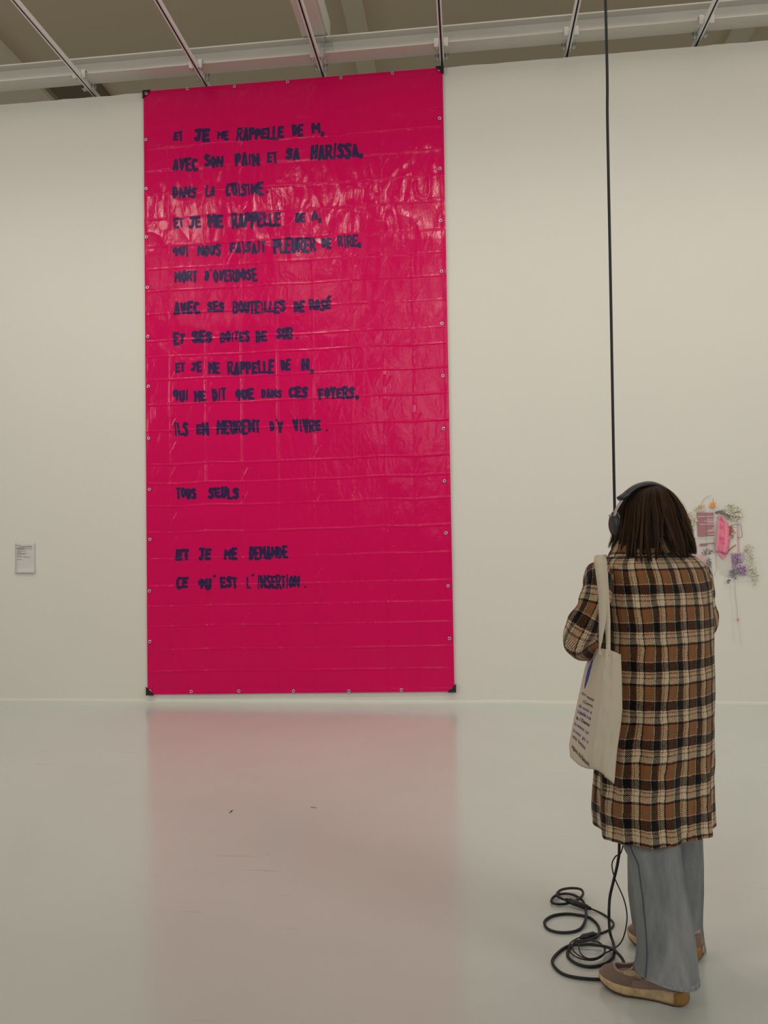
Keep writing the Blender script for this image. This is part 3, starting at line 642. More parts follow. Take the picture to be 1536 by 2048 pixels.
# ---- sneakers
def shoe(heel, toe, idx):
    heel = Vector(heel); toe = Vector(toe); ax = (toe-heel); Lg = ax.length; ax.normalize(); side = Vector((-ax.y, ax.x, 0))
    t = empty('sneaker', heel); t.parent = per; t.location = heel-BASE
    def W(u): return interp(u, [(0, .017), (.02, .027), (.06, .035), (.15, .038), (.35, .035), (.5, .039), (.7, .049), (.82, .048), (.93, .037), (.98, .022), (1, .010)])
    def B(u): return interp(u, [(0, .014), (.06, .004), (.15, .0), (.70, .0), (.85, .006), (1, .024)])           # rocker
    def Tz(u): return interp(u, [(0, .048), (.10, .046), (.30, .042), (.45, .034), (.6, .033), (.8, .036), (1, .042)])      # top of midsole
    P = lambda u, s, z: heel+ax*(u*Lg)+side*s+Vector((0, 0, z))
    U = [0, .01, .03, .06, .1, .15, .2, .27, .34, .41, .48, .55, .62, .69, .76, .82, .87, .91, .94, .965, .985, 1]
    def sole(name, m, fb, ft, grow, u0=0, u1=1):
        b = MB(); rows = []
        for u in [q for q in U if u0 <= q <= u1]:
            w_ = W(u)+grow; zb = fb(u); zt = ft(u); h_ = zt-zb
            rows.append([P(u, -w_*.92, zb), P(u, -w_*1.03, zb+h_*.3), P(u, -w_*1.0, zb+h_*.75), P(u, -w_*.95, zt), P(u, 0, zt+.001), P(u, w_*.95, zt), P(u, w_*1.0, zb+h_*.75), P(u, w_*1.03, zb+h_*.3), P(u, w_*.92, zb), P(u, 0, zb)])
        b.grid(rows, True, None, True, True); return b.build(name, m, t)
    sole('outsole', M['outsole'], lambda u: B(u), lambda u: B(u)+.006, .000)
    sole('midsole', M['midsole'], lambda u: B(u)+.0055, Tz, .0025)
    sole('heel_counter', M['gum'], lambda u: B(u)+.004, lambda u: Tz(u)+.006-.1*max(0, u-.06), .0065, 0, .15)
    def TH(u): return interp(u, [(0, .085), (.08, .098), (.2, .100), (.35, .098), (.5, .092), (.62, .080), (.75, .070), (.87, .064), (.95, .056), (1, .044)])
    b = MB(); rows = []
    for u in U:
        w_ = W(u)*.97; zb = Tz(u)-.004; zt = TH(u); row = []
        for k in range(17):
            a = PI*k/16; row.append(P(u+.0*a, -w_*math.copysign(abs(math.cos(a))**.75, math.cos(a)), zb+(zt-zb)*abs(math.sin(a))**.85))
        rows.append(row)
    b.grid(rows, False, None, True, True); b.build('upper', M['suede'], t)
    # toe throat: pale rim around a dark opening near the front
    b = MB(); ring = []
    for k in range(25):
        a = 2*PI*k/24; u = .70+.12*math.cos(a); s = .026*math.sin(a); ring.append(P(u, s, TH(u)-.012*(s/.03)**2*1.2+.0035))
    b.tube(ring, .0045, 8); b.build('throat_trim', M['leather'], t)
    b = MB(); c = P(.70, 0, TH(.70)+.004); b.grid([[c]*24, [c+(p-c)*.55 for p in ring[:24]], [c+(p-c)*.98 for p in ring[:24]]], True); b.build('throat_opening', M['inside'], t)
    # side overlays
    for sd in (-1, 1):
        def SP(u, v_):
            a = v_*PI/2; w_ = W(u)*.99+.001; zb = Tz(u)-.004; zt = TH(u)
            return P(u, sd*w_*abs(math.cos(a))**.75, zb+(zt-zb)*abs(math.sin(a))**.85+.001)
        b = MB(); b.grid([[SP(u, .04+(.22)*k/4) for k in range(5)] for u in [.16, .22, .3, .38, .46, .54, .60]]); b.build('side_panel', M['suede_pale'], t)
        b = MB(); b.grid([[SP(u, v0+(v1-v0)*k/4) for k in range(5)] for u, v0, v1 in [(.50, .30, .42), (.54, .36, .52), (.58, .42, .66), (.63, .44, .74), (.67, .50, .72), (.70, .56, .68)]]); b.build('gold_patch', M['trim'], t)
        b = MB(); b.tube(smooth_path([SP(.16, .27), SP(.3, .27), SP(.44, .27), SP(.50, .30), SP(.56, .42), SP(.60, .46)], 4), .0022, 6); b.build('piping', M['leather'], t)
    # collar at the ankle
    b = MB(); ring = [P(.20+.16*math.cos(2*PI*k/20), .028*math.sin(2*PI*k/20), .100+.004*math.cos(2*PI*k/20)) for k in range(21)]; b.tube(ring, .006, 8); b.build('ankle_collar', M['leather'], t)
    return t
hN = on_z(1390, 2024)+FH*.042; tN = on_z(1204, 1976)+FH*.030; s1 = shoe(hN, tN, 0); tag(s1, 'near left sneaker with taupe upper and cream and gum sole')
hF = on_z(1414, 1932)+FH*.035; tF = on_z(1262, 1886)+FH*.03; s2 = shoe(hF, tF, 1)

# ---- body: one continuous surface (skin modifier, then joined with the head by a remesh)
hipc = at(1318, 1400, 2.64); hipc.z = .90
HC = at(1294, 1040, 2.625)
neck = at(1292, 1092, 2.62); chest = at(1300, 1160, 2.63); ab = at(1308, 1300, 2.64)
shL = at(1222, 1142, 2.55); elL = at(1166, 1268, 2.52); wrL = at(1222, 1246, 2.77)
shR = at(1388, 1142, 2.71); elR = at(1403, 1245, 2.77); wrR = at(1296, 1236, 2.91)
aN = hN*.78+tN*.22+Vector((0, 0, .09)); aF = hF*.78+tF*.22+Vector((0, 0, .09))
hpN = hipc-RH*.055-FH*.055-Vector((0, 0, .06)); hpF = hipc+RH*.055+FH*.055-Vector((0, 0, .06))
knN = at(1318, 1760, 2.505); knF = at(1332, 1745, 2.76); hpN = at(1300, 1480, 2.57); hpF = at(1350, 1480, 2.72)
vs = []; es = []; rad = []
def V_(p, r): vs.append(Vector(p)); rad.append(r); return len(vs)-1
i0 = V_(hipc, .115); i1 = V_(ab, .10); i2 = V_(chest-Vector((0, 0, .03)), .085); i3 = V_((chest+neck)/2, .065); i4 = V_(neck, .050); i5 = V_(HC-Vector((0, 0, .02)), .055); es += [(i0, i1), (i1, i2), (i2, i3), (i3, i4), (i4, i5)]
def hand(wr, d, palm, thumb, iw, curl):
    d = d.normalized(); palm = (palm-d*palm.dot(d)).normalized(); sidev = d.cross(palm)
    if sidev.dot(thumb) < 0: sidev = -sidev
    pc = V_(wr+d*.045, .022); es.append((iw, pc))
    for k, (off, ln) in enumerate([(.027, .068), (.009, .076), (-.009, .071), (-.026, .056)]):
        b0 = wr+d*.078+sidev*off; a = V_(b0, .0105); es.append((pc, a)); cur = b0; ang = .25; pi_ = a
        for sg in (.45, .32, .25):
            ang += curl; cur = cur+(d*math.cos(ang)+palm*math.sin(ang))*ln*sg; nx_ = V_(cur, .0085); es.append((pi_, nx_)); pi_ = nx_
    t0 = wr+d*.035+sidev*.032+palm*.008; a = V_(t0, .0115); es.append((pc, a)); t1 = t0+(d*.55+sidev*.5+palm*.6).normalized()*.034; b_i = V_(t1, .0100); es.append((a, b_i)); t2 = t1+(d*.5+palm*.75).normalized()*.028; c_i = V_(t2, .0085); es.append((b_i, c_i))
for sh, mid_, el, fo_, wr, d, palm in ((shL+RH*.02, sl[4], sl[6], sl[8], wrL, FH*.2+RH*.25+Vector((0, 0, .9)), RH), (shR-RH*.02, sr[3], sr[4], sr[6], wrR, -RH*.9+FH*.1+Vector((0, 0, .35)), -FH*.3+Vector((0, 0, 1)))):
    a = V_(sh+(chest-sh)*.30-Vector((0, 0, .02)), .024); b_i = V_(mid_, .029); c_i = V_(el, .030); m_ = V_(fo_, .030); e_ = V_(wr, .023); es += [(i2, a), (a, b_i), (b_i, c_i), (c_i, m_), (m_, e_)]
    hand(wr, d, palm, Vector((0, 0, 1))-FH, e_, .62)
for hp, kn, an, tdir in ((hpN, knN, aN, (tN-hN).normalized()), (hpF, knF, aF, (tF-hF).normalized())):
    a = V_(hp, .070); b_i = V_((hp+kn)/2, .058); c_i = V_(kn, .046); m_ = V_(kn*.6+an*.4, .044); e_ = V_(an, .030)
    h_ = V_(an-Vector((0, 0, .035))+tdir*.03, .026); f1 = V_(an-Vector((0, 0, .045))+tdir*.11, .022); f2 = V_(an-Vector((0, 0, .045))+tdir*.165, .016)
    es += [(i0, a), (a, b_i), (b_i, c_i), (c_i, m_), (m_, e_), (e_, h_), (h_, f1), (f1, f2)]
me = bpy.data.meshes.new('body'); me.from_pydata(vs, es, []); bo = bpy.data.objects.new('body_tmp', me); C.objects.link(bo)
bpy.context.view_layer.objects.active = bo; mo = bo.modifiers.new('skin', 'SKIN'); mo.use_smooth_shade = True
if not me.skin_vertices: 
    bpy.context.view_layer.objects.active = bo; bpy.ops.mesh.customdata_skin_add()
for i, r_ in enumerate(rad): me.skin_vertices[0].data[i].radius = (r_, r_)
me.skin_vertices[0].data[0].use_root = True
ss = bo.modifiers.new('sub', 'SUBSURF'); ss.levels = 2; ss.render_levels = 2
dg = bpy.context.evaluated_depsgraph_get(); em = bpy.data.meshes.new_from_object(bo.evaluated_get(dg)); bpy.data.objects.remove(bo)
# head: facing away and to the left, chin slightly raised
fy = math.radians(22); face = (FH*math.cos(fy)-RH*math.sin(fy)).normalized(); fp = math.radians(12); face = (face*math.cos(fp)+Vector((0, 0, math.sin(fp)))).normalized()
lat = face.cross(Vector((0, 0, 1))).normalized(); upv = lat.cross(face).normalized()   # lat: person's right
def HP(a, b, c): return HC + lat*a + face*b + upv*c
hb = MB(); rows = []; nu, nv = 64, 48
for i in range(nv+1):
    th = max(.01, min(PI-.01, PI*i/nv)); row = []
    for j in range(nu):
        ph = 2*PI*j/nu; x = math.sin(th)*math.cos(ph); y = math.sin(th)*math.sin(ph); z = math.cos(th)
        px_, py_, pz_ = x*.073, y*.092, z*.112
        if z < 0:
            k = -z; px_ *= 1-.32*k*k; py_ = py_*(1-.30*k) + (.028*k if y > -.2 else .012*k)
        if y > 0:
            g = lambda cx, cz, sx, sz: math.exp(-((px_-cx)/sx)**2-((pz_-cz)/sz)**2)
            py_ += .020*g(0, -.022, .010, .016)+.010*g(0, -.004, .007, .020)            # nose
            py_ -= .010*g(.030, .006, .014, .010)+.010*g(-.030, .006, .014, .010)        # eye sockets
            py_ += .005*g(.028, .024, .020, .006)+.005*g(-.028, .024, .020, .006)        # brows
            py_ += .006*g(0, -.052, .020, .007)+.006*g(0, -.088, .016, .012)             # lips, chin
            py_ += .004*g(.042, -.022, .016, .016)+.004*g(-.042, -.022, .016, .016)      # cheeks
            py_ -= .003*g(0, -.052, .022, .0022)
        row.append(HP(px_, py_, pz_))
    rows.append(row)
hb.grid(rows, True, None, True, True)
for sd in (-1, 1):
    er = Matrix((lat, face, upv)).transposed(); hb.blob(HP(sd*.074, -.004, -.004), .009, .017, .030, 12, 8, er)
bmh = bmesh.new(); bmh.from_mesh(em); k0 = len(bmh.verts)
tmp = bpy.data.meshes.new('t'); tmp.from_pydata(hb.v, [], hb.f); bmh.from_mesh(tmp); fin = bpy.data.meshes.new('body'); bmesh.ops.recalc_face_normals(bmh, faces=bmh.faces); bmh.to_mesh(fin)
body = link('body', fin, M['skin'], per); rm = body.modifiers.new('remesh', 'REMESH'); rm.mode = 'VOXEL'; rm.voxel_size = .0048; rm.use_smooth_shade = True
smo = body.modifiers.new('smooth', 'SMOOTH'); smo.iterations = 3; smo.factor = .5
for sd in (-1, 1):
    c = HP(sd*.030, .078, .006); b = MB(); b.blob(c, .0115, .0115, .0115, 14, 10); e = b.build('eye', M['eye_white'], per)
    b = MB(); b.tube([c+face*.0095, c+face*.0118], .0055, 14); b.build('iris', M['iris'], e)
    b = MB(); b.tube([HP(sd*.014, .094, .026), HP(sd*.028, .094, .031), HP(sd*.046, .082, .026)], [.002, .003, .0015], 6); b.build('eyebrow', M['iris'], per)
b = MB(); b.tube([HP(-.022, .092, -.053), HP(-.008, .100, -.050), HP(0, .101, -.051), HP(.008, .100, -.050), HP(.022, .092, -.053)], [.001, .004, .004, .004, .001], 8); b.tube([HP(-.020, .091, -.055), HP(0, .100, -.058), HP(.020, .091, -.055)], [.001, .0055, .001], 8); b.build('mouth', M['lip'], per)

# ---- hair
hair_tab = [  # y, cx, half width px, half depth m
 (972, 1303, 2, .004), (974, 1302, 13, .030), (978, 1301, 24, .052), (984, 1300, 33, .070), (994, 1299, 43, .086), (1006, 1299, 51, .097), (1020, 1300, 57, .105), (1040, 1302, 62, .110), (1060, 1303, 67, .114), (1080, 1304, 72, .120), (1095, 1303, 76, .132), (1110, 1303, 78, .146), (1124, 1303, 77, .154)]
HD = 2.625
def hair_at(y, ph, off=0):
    cx, hw, hd = [interp(y, hair_tab, k) for k in (1, 2, 3)]; c = at(cx, y, HD); hw = hw/FPX*HD+off
    return c + RH*math.sin(ph)*hw - FH*math.cos(ph)*(hd+off)
def end_y(x):
    return float(np.interp(x, [1220, 1232, 1245, 1262, 1285, 1305, 1317, 1325, 1345, 1353, 1370, 1388], [1096, 1106, 1113, 1120, 1121, 1122, 1117, 1080, 1082, 1112, 1118, 1109]))
hm = MB(); tone = []
# under-shell
nph = 60; p0, p1_ = math.radians(-104), math.radians(140); rows = []
for i in range(36):
    row = []
    for j in range(nph+1):
        ph = p0+(p1_-p0)*j/nph; xe = hair_at(1100, ph); 
        px = 768+(535+78*math.sin(ph))*2.625/(2.625-.15*math.cos(ph)); ye = min(end_y(px), 1104)-9
        y = 973+(ye-973)*(i/35)**1.3; row.append(hair_at(y, ph, -.007+.003*math.sin(ph*22)))
    rows.append(row)
hm.grid(rows); tone += [.08]*len(hm.v)
rr_ = random.Random(3)
clumps = [(rr_.uniform(p0, p1_), rr_.uniform(.1, 1), rr_.uniform(-.10, .10), rr_.uniform(0, 6), rr_.random()) for _ in range(64)]
for k in range(2600):
    ph = p0+(p1_-p0)*rr_.random(); cl = min(clumps, key=lambda q: abs(q[0]-ph)+.03*q[4]*rr_.random()); lay = .5*rr_.random()+.5*cl[4]; off = -.006+.014*lay; y0 = 973+(rr_.random()**2)*12
    seen = lambda a_: 768+(535+78*math.sin(a_))*2.625/(2.625-.15*math.cos(a_))
    gx_ = (seen(cl[0]*.55+ph*.45+cl[2])-1334)/15; px = seen(ph*.45+cl[0]*.55+cl[2]+.17*math.exp(-gx_*gx_)*(1 if gx_ > 0 else -1)); ye = end_y(px)-rr_.random()**2*12-cl[4]*5+rr_.uniform(-1, 3)
    wid = rr_.uniform(.0008, .0019); pts = []; rs = []; m_ = 14
    gapx = gx_; push = .17*math.exp(-gapx*gapx)*(1 if gapx > 0 else -1)
    if rr_.random() < .05: off += .006; wid = .0006
    for i in range(m_):
        t = i/(m_-1); y = y0+(ye-y0)*t**1.15; g_ = .55*max(0, t-.25)/.75; a = ph*(1-g_)+cl[0]*g_+cl[2]*t*t+.035*math.sin(t*6+cl[3])*t+push*max(0, t-.5)/.5
        pts.append(hair_at(y, a, off + .006*math.sin(t*6+cl[3])*t + .005*math.cos(min(1.5, (ph-cl[0])*22))*cl[1]*min(1, t*3))); rs.append(wid*min(1, .5+t*2)*(1-.8*max(0, t-.70)/.30))
    k0 = len(hm.v); hm.tube(pts, rs, 4, .7, side=(RH*math.sin(ph)-FH*math.cos(ph)))
    tn = min(1, max(0, .18+.30*(cl[1]-.4)+rr_.gauss(0, .10)+.30*max(0, math.sin(ph+.1))*cl[1])); tone += [tn]*(len(hm.v)-k0)
hair = hm.build('hair', M['hair'], per, kind='stuff')
ca = hair.data.color_attributes.new('tone', 'FLOAT_COLOR', 'POINT'); arr = np.ones((len(tone), 4)); arr[:, 0] = arr[:, 1] = arr[:, 2] = tone; ca.data.foreach_set('color', arr.ravel())

# ------------------------------------------------------------------ headphones
hp_ = empty('headphones', HC, 'black over-ear headphones with a grey yoke worn over dark brown hair', 'headphones')
def bandp(px, py, dep): return at(px, py, dep)
bp_ = smooth_path([at(1243, 998, 2.575), at(1256, 985, 2.585), at(1272, 974, 2.597), at(1290, 968.5, 2.61), at(1306, 968, 2.625), at(1322, 973, 2.64), at(1338, 983, 2.655), at(1351, 998, 2.67), at(1360, 1018, 2.68)], 5)
def strap(pts, half_w, th, name, m, parent, wdir):
    rows = []; k = len(pts)
    for i in range(k):
        T_ = (pts[min(i+1, k-1)]-pts[max(i-1, 0)]).normalized(); W_ = (wdir-T_*wdir.dot(T_)).normalized(); N_ = T_.cross(W_)
        hw = half_w[i] if hasattr(half_w, '__len__') else half_w
        tt = th[i] if hasattr(th, '__len__') else th
        rows.append([pts[i]+W_*math.copysign(abs(math.cos(a))**.6, math.cos(a))*hw+N_*math.copysign(abs(math.sin(a))**.6, math.sin(a))*tt for a in [2*PI*(j+.5)/14 for j in range(14)]])
    b = MB(); b.grid(rows, True, None, True, True); return b.build(name, m, parent)
bd = (FH*.9+RH*.25+Vector((0, 0, .25))).normalized()
strap(bp_, .017, [.0092-.004*min(1, i/30) for i in range(60)], 'headband', M['navy_plastic'], hp_, bd)
strap(smooth_path([at(1240, 997, 2.572), at(1246, 993, 2.575), at(1254, 988, 2.58)], 4), .019, .008, 'slider', M['navy_plastic'], hp_, bd)
strap(smooth_path([at(1247, 996, 2.58), at(1240, 1006, 2.58), at(1233, 1018, 2.58), at(1229, 1032, 2.58)], 4), [.013+.0006*i for i in range(13)], .0035, 'yoke', M['grey_plastic'], hp_, bd)
strap(smooth_path([at(1360, 1018, 2.68), at(1362, 1030, 2.69), at(1362, 1040, 2.69)], 4), .014, .0035, 'yoke', M['grey_plastic'], hp_, bd)
def cup(c, axis, up_):
    axis.normalize(); up_ = (up_-axis*up_.dot(axis)).normalized(); sd = axis.cross(up_); rows = []
    for d, s in ((-.022, .70), (-.018, .96), (-.006, 1.0), (-.004, .93), (0, .93), (.002, 1.02), (.010, 1.0), (.018, .86), (.024, .60), (.026, .25)):
        rows.append([c+axis*d+up_*math.cos(2*PI*j/36)*.046*s+sd*math.sin(2*PI*j/36)*.037*s for j in range(36)])
    b = MB(); b.grid(rows, True, None, True, True); o = b.build('ear_cup', M['cup'], hp_)
    b = MB(); b.tube([c+axis*(.0105)+up_*math.cos(2*PI*j/36)*.0468+sd*math.sin(2*PI*j/36)*.0378 for j in range(37)], .0011, 6); b.build('cup_seam', M['grey_plastic'], o)
    b = MB(); b.tube([c+axis*.021+up_*.030, c+axis*.030+up_*.030], .005, 10); b.build('cup_pivot', M['grey_plastic'], o)
cup(at(1236, 1049, 2.645), -RH*.93-FH*.22, Vector((0, 0, 1))+face*.1)
cup(at(1358, 1050, 2.70), lat*.95, Vector((0, 0, 1)))

# ------------------------------------------------------------------ tote bag
bag = empty('tote_bag', at(1205, 1540, 2.42), 'cream cotton tote bag with blue print hanging from the left shoulder', 'bag')
LE = [(0, 1184, 1297), (.2, 1170, 1338), (.45, 1157, 1398), (.7, 1146, 1450), (.9, 1139, 1490), (1, 1141, 1513)]
RE = [(0, 1241, 1309), (.2, 1243, 1362), (.45, 1244, 1418), (.6, 1241, 1450), (.8, 1233, 1505), (1, 1228, 1566)]
def bagp(s, v_, side=-1):
    lx, ly, rx, ry = interp(v_, LE, 1), interp(v_, LE, 2), interp(v_, RE, 1), interp(v_, RE, 2)
    x = lx+(rx-lx)*s; y = ly+(ry-ly)*s + (6*math.sin(s*PI*2.2)*max(0, v_-.8)/.2*(1 if s < .8 else .4)) - 3*math.sin(s*PI)*(1-v_)*1.5
    dep = float(np.interp(s, [0, .18, .38, .5, .75, 1], [2.60, 2.50, 2.405, 2.385, 2.372, 2.385]))
    puff = .020*math.sin(PI*min(1, max(0, s)))**.6*math.sin(PI*min(1, .12+.88*v_))**.5
    dep += side*puff + .0035*noise.noise(Vector((s*4, v_*5, side*2))) + .003*noise.noise(Vector((s*11, v_*9, side*2+7)))
    if side < 0: dep -= .007*math.exp(-((s-.86-.06*math.sin(v_*4))/.03)**2)*v_
    if side > 0: dep += .010*0
    return at(x, y, dep)
b = MB(); ns, nv_ = 40, 60
b.grid([[bagp(i/ns, j/nv_, -1) for i in range(ns+1)] for j in range(nv_+1)])
b.grid([[bagp(1-i/ns, j/nv_, 1) for i in range(ns+1)] for j in range(nv_+1)])
b.grid([[bagp(0, j/nv_, 1), bagp(0, j/nv_, -1)] for j in range(nv_+1)]); b.grid([[bagp(1, j/nv_, -1), bagp(1, j/nv_, 1)] for j in range(nv_+1)])
b.grid([[bagp(i/ns, 1, -1) for i in range(ns+1)], [bagp(i/ns, 1, 1) for i in range(ns+1)]])
bo = b.build('bag_body', M['canvas'], bag); mo = bo.modifiers.new('thick', 'SOLIDIFY'); mo.thickness = .0015
b = MB(); b.tube([bagp(i/20, .006, -1)+Vector((0, 0, 0)) for i in range(21)], .0022, 6); b.tube([bagp(.985-.004*math.sin(j), j/30, -1) for j in range(31)], .0016, 6); b.build('bag_seam', M['canvas'], bag)
def handle(edges, name):
    rows = []
    k = len(edges); fine = []
    for i in range(k-1):
        for j in range(4): t = j/4; fine.append([a*(1-t)+c*t for a, c in zip(edges[i], edges[i+1])])
    fine.append(edges[-1])
    for y1, xl, xr, y2, dep in fine:
        a_ = at(xl, y1, dep); b_ = at(xr, y2, dep-.004); m_ = (a_+b_)/2-FH*.003; q = FH*.0022
        rows.append([a_, m_, b_, b_+q, m_+q, a_+q])
    b = MB(); b.grid(rows, True, None, True, True); return b.build(name, M['canvas'], bag)
handle([(1312, 1198, 1203, 1310, 2.372), (1298, 1198, 1201, 1298, 2.376), (1240, 1198, 1213, 1240, 2.385), (1190, 1197, 1217, 1188, 2.390), (1150, 1192, 1213, 1150, 2.40), (1122, 1188, 1211, 1120, 2.425), (1113, 1189, 1211, 1112, 2.46), (1110, 1192, 1212, 1109, 2.53), (1114, 1194, 1213, 1113, 2.62), (1160, 1198, 1216, 1160, 2.72), (1300, 1200, 1215, 1300, 2.66)], 'handle')
handle([(1312, 1212, 1221, 1312, 2.372), (1280, 1212, 1221, 1280, 2.382), (1240, 1209, 1221, 1240, 2.392), (1200, 1204, 1219, 1200, 2.396), (1150, 1197, 1216, 1150, 2.408), (1120, 1192, 1213, 1118, 2.435), (1114, 1193, 1213, 1113, 2.47), (1112, 1195, 1214, 1111, 2.53), (1117, 1197, 1215, 1117, 2.615), (1165, 1200, 1218, 1165, 2.715), (1302, 1206, 1222, 1302, 2.65)], 'handle')
# print on the bag
def bag_text(txt, s0, v0, s1, v1, hgt, m, bold=0.0):
    cu = bpy.data.curves.new('txt', 'FONT'); cu.body = txt; cu.size = 1; cu.offset = bold; ob = bpy.data.objects.new('t', cu); C.objects.link(ob)
    dg = bpy.context.evaluated_depsgraph_get(); me = bpy.data.meshes.new_from_object(ob.evaluated_get(dg)); bpy.data.objects.remove(ob)
    bm = bmesh.new(); bm.from_mesh(me); bmesh.ops.triangulate(bm, faces=bm.faces); xs = [v.co.x for v in bm.verts]; wd = max(xs)-min(xs) or 1; x0 = min(xs)
    for v in bm.verts:
        t = (v.co.x-x0)/wd; s = s0+(s1-s0)*t; vv = v0+(v1-v0)*t - v.co.y*hgt
        p = bagp(s, vv, -1); v.co = p - FH*.0030 - RH*.0030
    bm.to_mesh(me); bm.free(); return link('printed_text', me, m, bag, smooth=False)
for txt, s0, v0, s1, v1, m, bo_ in [("amour", .06, .405, .17, .42, 'print_navy', 0), ("rencontre", .19, .43, .36, .45, 'print_navy', .01), ("( Caverne,", .12, .475, .36, .505, 'print_navy', .01),
    ("elle  ecoute  sa", .05, .52, .36, .565, 'print_blue', .01), ("L'abeille a sa", .05, .575, .36, .62, 'print_blue', .02), ("la / Danse", .05, .635, .36, .675, 'print_navy', .015),
    ("la matiere  sur", .04, .69, .37, .745, 'print_blue', .01), ("le coeur  gris  a", .04, .755, .38, .815, 'print_blue', .01), ("cette  fontaine.", .04, .81, .35, .87, 'print_navy', .01), ("ogues de Beaune.", .06, .90, .45, .985, 'print_black', .015)]:
    bag_text(txt, s0, v0, s1, v1, .042 if 'Beaune' not in txt else .05, M[m], bo_)
b = MB(); rows = []
for i in range(13):
    t = i/12; wv_ = .07*math.sin(PI*t)**.8; s = .15-.05*t; v_ = .09+.27*t; rows.append([bagp(s+wv_*q, v_, -1)-FH*.0022-RH*.0032 for q in (-.5, -.25, 0, .25, .5)])
b.grid(rows); b.build('printed_emblem', M['print_blue'], bag, smooth=False)

# ------------------------------------------------------------------ cables
Zp = lambda X_, Y_: (1070+X_/4.042, 1660+Y_/4.042)
def fl_pts(lst, z=.006): return [on_z(*Zp(a, b_), z) for a, b_ in lst]
DCAB = 2.80
ctop = at(1211, 0, DCAB)
hang = [Vector((ctop.x, ctop.y, 5.75)), at(1211, 0, DCAB), at(1215, 250, DCAB), at(1221, 560, DCAB), at(1227, 900, DCAB), at(1230, 1060, DCAB), at(1233, 1300, DCAB), at(1236, 1500, DCAB), at(1238.5, 1680, DCAB), at(1236, 1722, DCAB), at(1226, 1766, DCAB), at(1219.5, 1796, DCAB), at(1218, 1833, DCAB-.01)]
cb1 = hang + [on_z(*Zp(607, 830), .03)] + fl_pts([(635, 920), (643, 990), (600, 1060), (500, 1100), (400, 1100), (310, 1065), (262, 1010), (285, 950)]) + fl_pts([(340, 912), (420, 890), (490, 868)], .013) + fl_pts([(520, 825), (505, 765), (440, 708), (340, 685), (240, 678), (140, 695), (78, 740), (100, 795), (180, 825), (290, 825), (370, 795)]) + fl_pts([(410, 720), (410, 640), (385, 572)], .014) + fl_pts([(310, 525), (230, 515), (160, 535), (132, 575), (170, 598), (250, 595)], .010) + fl_pts([(345, 562), (388, 520), (370, 480), (290, 470), (210, 485), (175, 525), (215, 553), (255, 568)], .02)
hc = empty('hanging_cable', (ctop.x, ctop.y, 0), 'long black cable hanging down from the ceiling and coiled on the floor', 'cable')
b = MB(); b.tube(smooth_path(cb1, 7), .0052, 8); b.build('cable', M['cable'], hc)
loop = fl_pts([(720, 1130), (590, 1200), (400, 1200), (230, 1165), (145, 1085), (160, 1020), (260, 942)], .006) + fl_pts([(380, 925), (500, 930), (615, 958), (690, 1020), (722, 1080), (722, 1130)], .016)
b = MB(); b.tube(smooth_path(loop, 7), .0052, 8); b.build('cable_loop', M['cable'], hc)
b = MB(); e1, e2 = on_z(*Zp(248, 562), .022), on_z(*Zp(452, 637), .012); ax = (e2-e1)
b.tube([e1, e1+ax*.12, e1+ax*.14, e1+ax*.5, e1+ax*.52, e1+ax*.86, e1+ax*.88, e2], [.007, .008, .0115, .0115, .0105, .0105, .008, .006], 12); b.build('jack_connector', M['black'], hc)
hco = empty('headphone_cord', on_z(1150, 1880), 'thin black headphone cord looping on the floor and rising behind the legs', 'cable')
e3, e4 = on_z(*Zp(492, 842), .013), on_z(*Zp(362, 872), .016); ax = (e4-e3)
b = MB(); b.tube([e3, e3+ax*.1, e3+ax*.12, e3+ax*.8, e3+ax*.85, e4], [.006, .007, .0105, .0105, .008, .004], 12); b.build('jack_connector', M['black'], hco)
b = MB(); b.tube(smooth_path([e2]+fl_pts([(520, 665), (580, 700), (636, 755), (600, 805), (530, 835)], .0045)+[e3], 6), .0038, 8); b.build('adapter_cord', M['cable'], hco)
thin = [e4]+fl_pts([(340, 878), (285, 915), (273, 965), (320, 1018), (400, 1048), (480, 1050), (548, 1015), (562, 965)], .010)+fl_pts([(525, 912), (440, 890), (375, 915), (355, 960), (385, 1015), (450, 1042), (530, 1020), (568, 970), (540, 925), (460, 895), (350, 890), (305, 925), (318, 985), (400, 1035), (490, 1035), (560, 1000)], .017)+[on_z(*Zp(655, 948), .006), at(*Zp(705, 890), 2.78), at(*Zp(735, 790), 2.76), at(*Zp(743, 680), 2.78), at(*Zp(715, 550), 2.80), at(*Zp(645, 390), 2.83), at(*Zp(622, 280), 2.83), at(*Zp(650, 215), 2.83), at(*Zp(705, 150), 2.83), at(1255, 1600, 2.84), at(1255, 1400, 2.85), at(1246, 1250, 2.84), at(1231, 1110, 2.72), at(1229.5, 1088, 2.60), at(1230, 1074, 2.585)]
b = MB(); b.tube(smooth_path(thin, 7), .0024, 7); b.build('cord', M['cable'], hco)

